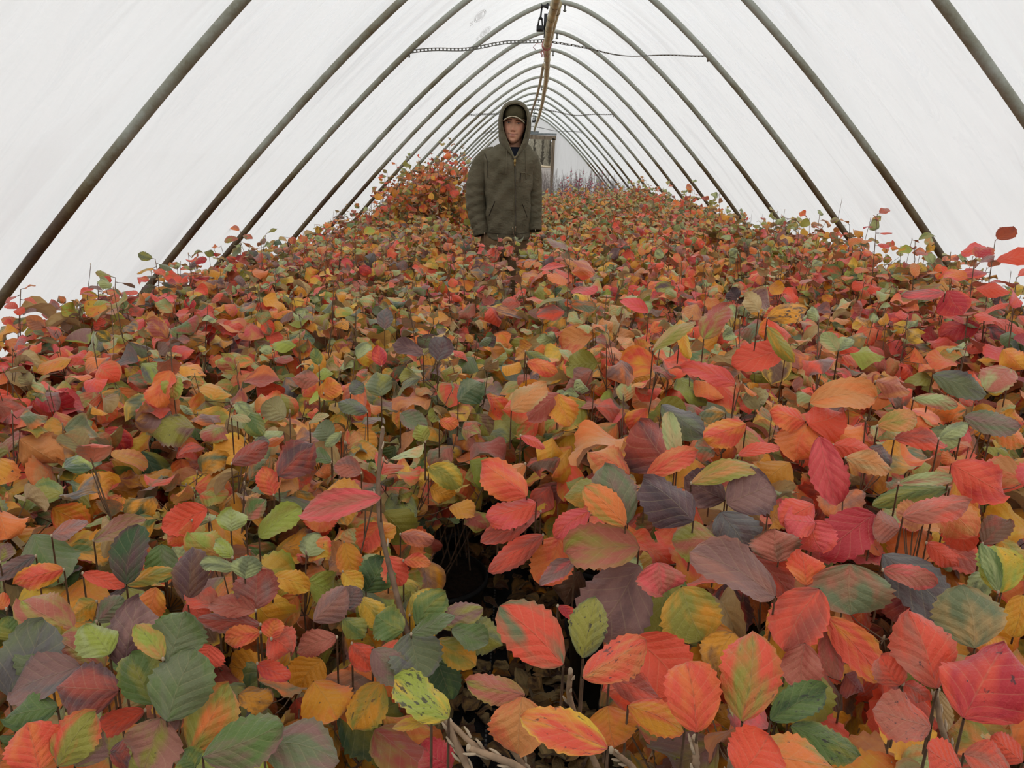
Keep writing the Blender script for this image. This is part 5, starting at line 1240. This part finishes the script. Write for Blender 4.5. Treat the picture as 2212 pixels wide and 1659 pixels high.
# near bare stems: (pixels, depth along the view) -> a branch with its real thickness
def branch(name, pts, rad, label, budr=.0045, mat=None, leaves=None):
    Q = np.array([CAM+ray(x, y)*z for x, y, z in pts]); t = np.linspace(0, 1, len(Q)); tt = np.linspace(0, 1, 30)
    C = np.stack([np.interp(tt, t, Q[:, k]) for k in range(3)], 1)
    for _ in range(4): C[1:-1] = C[1:-1]*.5+(C[:-2]+C[2:])*.25
    R = np.random.default_rng(len(pts)*7+int(pts[0][0])); rad = np.linspace(rad[0], rad[1], 30)*(1+.06*R.normal(size=30))
    root = empty(name, tuple(C[-1])); O = C[-1]; g0 = Geo(); g0.tube(C-O, rad, 8)
    g = Geo()
    for k in range(2, 28, 5):
        T = nrmz(C[k]-C[k+1]); s = nrmz(np.cross(T, R.normal(size=3))); p = C[k]+s*rad[k]-O; g.tube([p-T*.003, p+T*.002+s*.002, p+T*.007+s*.003], [rad[k]*.45, budr*.36, .0006], 6)
    g.ball(C[0]-O, (budr*.6, budr*.6, budr), 7, 6); two_mats(g0, g, 'stem', mat or M['stem'], M['bud'], root)
    tag(root, label, 'branch'); return root
Z = 0.80
branch('bare_shoot', [(827, 925, 1.01), (819, 1000, 1.0), (815, 1070, .99), (822, 1150, .97), (845, 1240, .94), (880, 1370, .90), (910, 1450, .88), (960, 1560, .84), (1030, 1690, .80)], (.0026, .0042), 'tall bare brown shoot leaning up beside the pink leaf', .0036)
for k, (pts, lab) in enumerate([
    ([(966, 1556, .62), (990, 1620, .62), (1020, 1680, .62), (1100, 1760, .66)], 'pale stub branch below the yellow-green leaf, nearest the aisle'),
    ([(972, 1560, .63), (1008, 1596, .62), (1046, 1628, .62), (1090, 1645, .63), (1150, 1672, .66)], 'knobbly pale branch sloping right below the yellow-green leaf'),
    ([(1012, 1616, .60), (1060, 1632, .60), (1110, 1650, .60), (1180, 1700, .62)], 'short pale branch with buds, lower of the two at bottom centre'),
    ([(1070, 1556, .66), (1100, 1610, .68), (1135, 1659, .70), (1160, 1720, .72)], 'pale upright twig left of the peach leaf at bottom centre'),
    ([(1232, 1450, .66), (1228, 1500, .68), (1246, 1560, .70), (1300, 1680, .74)], 'pale budded branch in the middle of the peach leaf cluster'),
    ([(1320, 1620, .62), (1360, 1650, .64), (1400, 1700, .66)], 'stout pale twig end at the bottom edge, right of the aisle'),
    ([(1500, 1595, .58), (1504, 1640, .58), (1500, 1720, .6)], 'pale budded twig tip between orange leaves at the bottom right'),
    ([(1596, 1585, .60), (1580, 1640, .6), (1570, 1720, .62)], 'pale twig with white buds under the green-edged leaf'),
    ([(2022, 1500, .64), (2030, 1560, .65), (2050, 1620, .66), (2090, 1700, .68)], 'pale budded twig beside the big crimson leaf')]):
    branch('budded_twig', pts, (.0021, .0032), lab, .0038, M['twig'])
# tall leafy shoots standing above the canopy against the film
def leafy_shoot(px, py0, py1, Y, nl, mix, label, seed, ls=.06, lean=0, single=True):
    R = np.random.default_rng(seed); T_, B_ = atY(px+lean, py0, Y), atY(px, py1, Y); B_[2] = min(B_[2], .7); root = empty('leafy_shoot', tuple(B_))
    t = np.linspace(0, 1, 10)[:, None]; C = B_*(1-t)+T_*t+np.sin(t*3.1)*np.array([.012, .01, 0])*R.normal(); g = Geo(); g.tube(C-B_, np.linspace(.0026, .0011, 10), 6)
    nl = int(nl*1.5); ls *= 1.1; f = np.linspace(.35, 1.0, nl); P = np.stack([np.interp(f, t[:, 0], C[:, k]) for k in range(3)], 1); az = np.arange(nl)*2.6+R.uniform(0, 6)+0; dip = R.uniform(-.3, .45, nl); dip[-1] = -.3
    D = np.stack([np.cos(az), .5*np.sin(az), -np.sin(dip)], 1); D = nrmz(D); ci = pick(MIXES[mix], nl, R)
    lv = dict(P=P+D*.012-B_, D=D, N=nrmz(np.array([0, -.35, 1.0])+R.normal(0, .25, (nl, 3))), L=ls*R.uniform(.7, 1.15, nl)*np.linspace(1.1, .75, nl), W=ls*.66*R.uniform(.8, 1.1, nl)*np.linspace(1.1, .75, nl), k1=R.uniform(.2, 1.1, nl), k2=R.uniform(-.4, .2, nl),
        wav=R.uniform(.2, 1, nl), ph=R.uniform(0, 6, nl), tw=R.uniform(-.4, .4, nl), skew=R.uniform(-1, 1, nl), rnd=R.uniform(0, 1, nl), ca=PA[ci], cb=PA[pick(MIXES[mix], nl, R)], spot=np.where(R.uniform(0, 1, nl) < .2, .5, 0.))
    obj('leaves', leaves_mesh('leaves', lv, 7, 13, M['leaf']), root)
    for k in range(nl): g.tube([P[k]-B_, P[k]-B_+D[k]*.012], [.0012, .001], 4)
    g.build('stem', M['stem'], root); tag(root, label, 'shoot', 'leafy shoots rising above the shrubs')
leafy_shoot(1895, 463, 600, 3.0, 11, 'scarlet', 'tall red shoot with paired leaves standing alone against the right film', 1, .062)
leafy_shoot(2150, 520, 700, 2.3, 8, 'scarlet', 'arching pink-leaved shoot near the right edge of the photo', 22, .105, 0)
leafy_shoot(2095, 560, 720, 2.2, 8, 'scarlet', 'pink-leaved shoot left of the arching one near the right edge', 23, .09, 10)
leafy_shoot(2185, 600, 760, 2.0, 7, 'scarlet', 'red shoot at the extreme right edge', 24, .09, 10)
leafy_shoot(1985, 520, 640, 2.9, 9, 'olive', 'olive and amber shoot where the right-hand hoop meets the leaves', 25, .075, -8)
leafy_shoot(1700, 475, 540, 5.0, 7, 'red', 'short coral shoot left of the hoop foot on the right', 26, .07)
leafy_shoot(1835, 485, 560, 4.2, 6, 'olive', 'short shoot with one dark leaf beside a right-hand hoop', 27, .08)
leafy_shoot(1500, 412, 470, 8.0, 8, 'olive', 'olive shoot below the hoops right of the doorway', 28, .10)
leafy_shoot(45, 625, 760, 2.3, 8, 'scarlet', 'thin red shoot against the film at the far left', 29, .055)
leafy_shoot(170, 612, 740, 2.6, 8, 'scarlet', 'red and dark purple shoot, second from the left edge', 30, .06, 40)
leafy_shoot(250, 600, 720, 2.7, 8, 'mauve', 'mauve-leaved shoot against the film, third from the left edge', 31, .07)
leafy_shoot(335, 560, 700, 3.0, 9, 'green', 'grey-green shoot in front of the second left hoop', 32, .072)
leafy_shoot(395, 570, 680, 3.3, 8, 'mauve', 'mauve shoot just right of the second left hoop', 33, .07, 20)
leafy_shoot(520, 500, 620, 4.3, 8, 'olive', 'olive shoot crossing the third left hoop', 34, .085)
leafy_shoot(575, 505, 600, 4.5, 7, 'mixed', 'small shoot right of the third left hoop', 35, .07)
leafy_shoot(1240, 545, 720, 2.6, 9, 'red', 'dark-stemmed shoot with a large pink leaf, in front of the right bed', 36, .10, -8)
leafy_shoot(1140, 570, 680, 2.9, 6, 'mauve', 'drooping rose-leaved shoot right of the man\'s legs', 37, .095, -25)
leafy_shoot(820, 445, 520, 7.5, 10, 'scarlet', 'scarlet-leaved shoot left of the tall shrubs', 38, .085, 10)
leafy_shoot(850, 420, 520, 7.2, 9, 'scarlet', 'second scarlet shoot, closer to the tall shrubs', 39, .08, -15)
leafy_shoot(748, 432, 500, 7.4, 9, 'orange', 'thin spire with small orange leaves crossing a left hoop, right of the pair', 40, .035)
leafy_shoot(736, 440, 500, 7.4, 8, 'orange', 'thin spire with small orange leaves, left of the pair', 41, .035)
# leafless twiggy shrubs at the far end, some with magenta berries
def twig_shrub(x, y, h, label, seed, berries=0, ntw=26):
    R = np.random.default_rng(seed); root = empty('twiggy_shrub', (x, y, 0)); g = Geo(); gb = Geo()
    for k in range(ntw):
        a = R.uniform(0, 6.28); r = .22*R.uniform(.1, 1); e = np.array([r*math.cos(a), r*math.sin(a), h*R.uniform(.72, 1.05)]); b = np.array([.03*math.cos(a), .03*math.sin(a), .25]); m = (b+e)/2+R.normal(0, .025, 3)
        g.tube([b, m, e], [.0045, .0035, .0018], 3, cap=False)
        for j in range(3): f = R.uniform(.5, .95); p = b+(e-b)*f; g.tube([p, p+np.array([R.normal()*.05, R.normal()*.05, .07])], [.0022, .0012], 3, cap=False)
        for j in range(berries): f = R.uniform(.68, .95); p = b+(e-b)*f+R.normal(0, .012, 3); gb.ball(p, .010, 5, 4)
    two_mats(g, gb, 'twigs', M['greytwig'], M['berry'], root)
    obj('pot', POT, root); obj('compost', SOIL, root); tag(root, label, 'shrub', 'leafless shrubs at the far end')
M['greytwig'] = simple('grey_twig_bark', (150, 138, 132), .85, .1, 30); M['berry'] = simple('magenta_berry', (176, 52, 92), .5, .1, 30)
rt = np.random.default_rng(9); nm = ['nearest', 'second', 'third', 'fourth', 'fifth', 'sixth', 'seventh']
for r_ in range(6):
    for c, x in enumerate((.45, .85, 1.25, 1.65, 2.0)):
        twig_shrub(x+rt.uniform(-.06, .06), 13.0+r_*.85+rt.uniform(-.1, .1), 1.22+rt.uniform(-.1, .12), f"leafless grey twiggy shrub{' with magenta berries' if (c in (1, 2) and r_ < 4) else ''}, right bed, {nm[r_]} twiggy row, {['beside the aisle', 'second from aisle', 'third from aisle', 'fourth from aisle', 'by the film'][c]}", 300+r_*10+c, berries=(3 if (c in (1, 2) and r_ < 4) else 0), ntw=20)
for c, (x, y) in enumerate(((-1.55, 8.6), (-1.35, 9.1), (-1.5, 9.7), (-1.15, 8.9), (-1.2, 9.8))):
    twig_shrub(x, y, 1.18-.04*c, f"bare grey twiggy shrub left of the tall shrubs, {nm[c]} of five", 400+c, 0, 22)
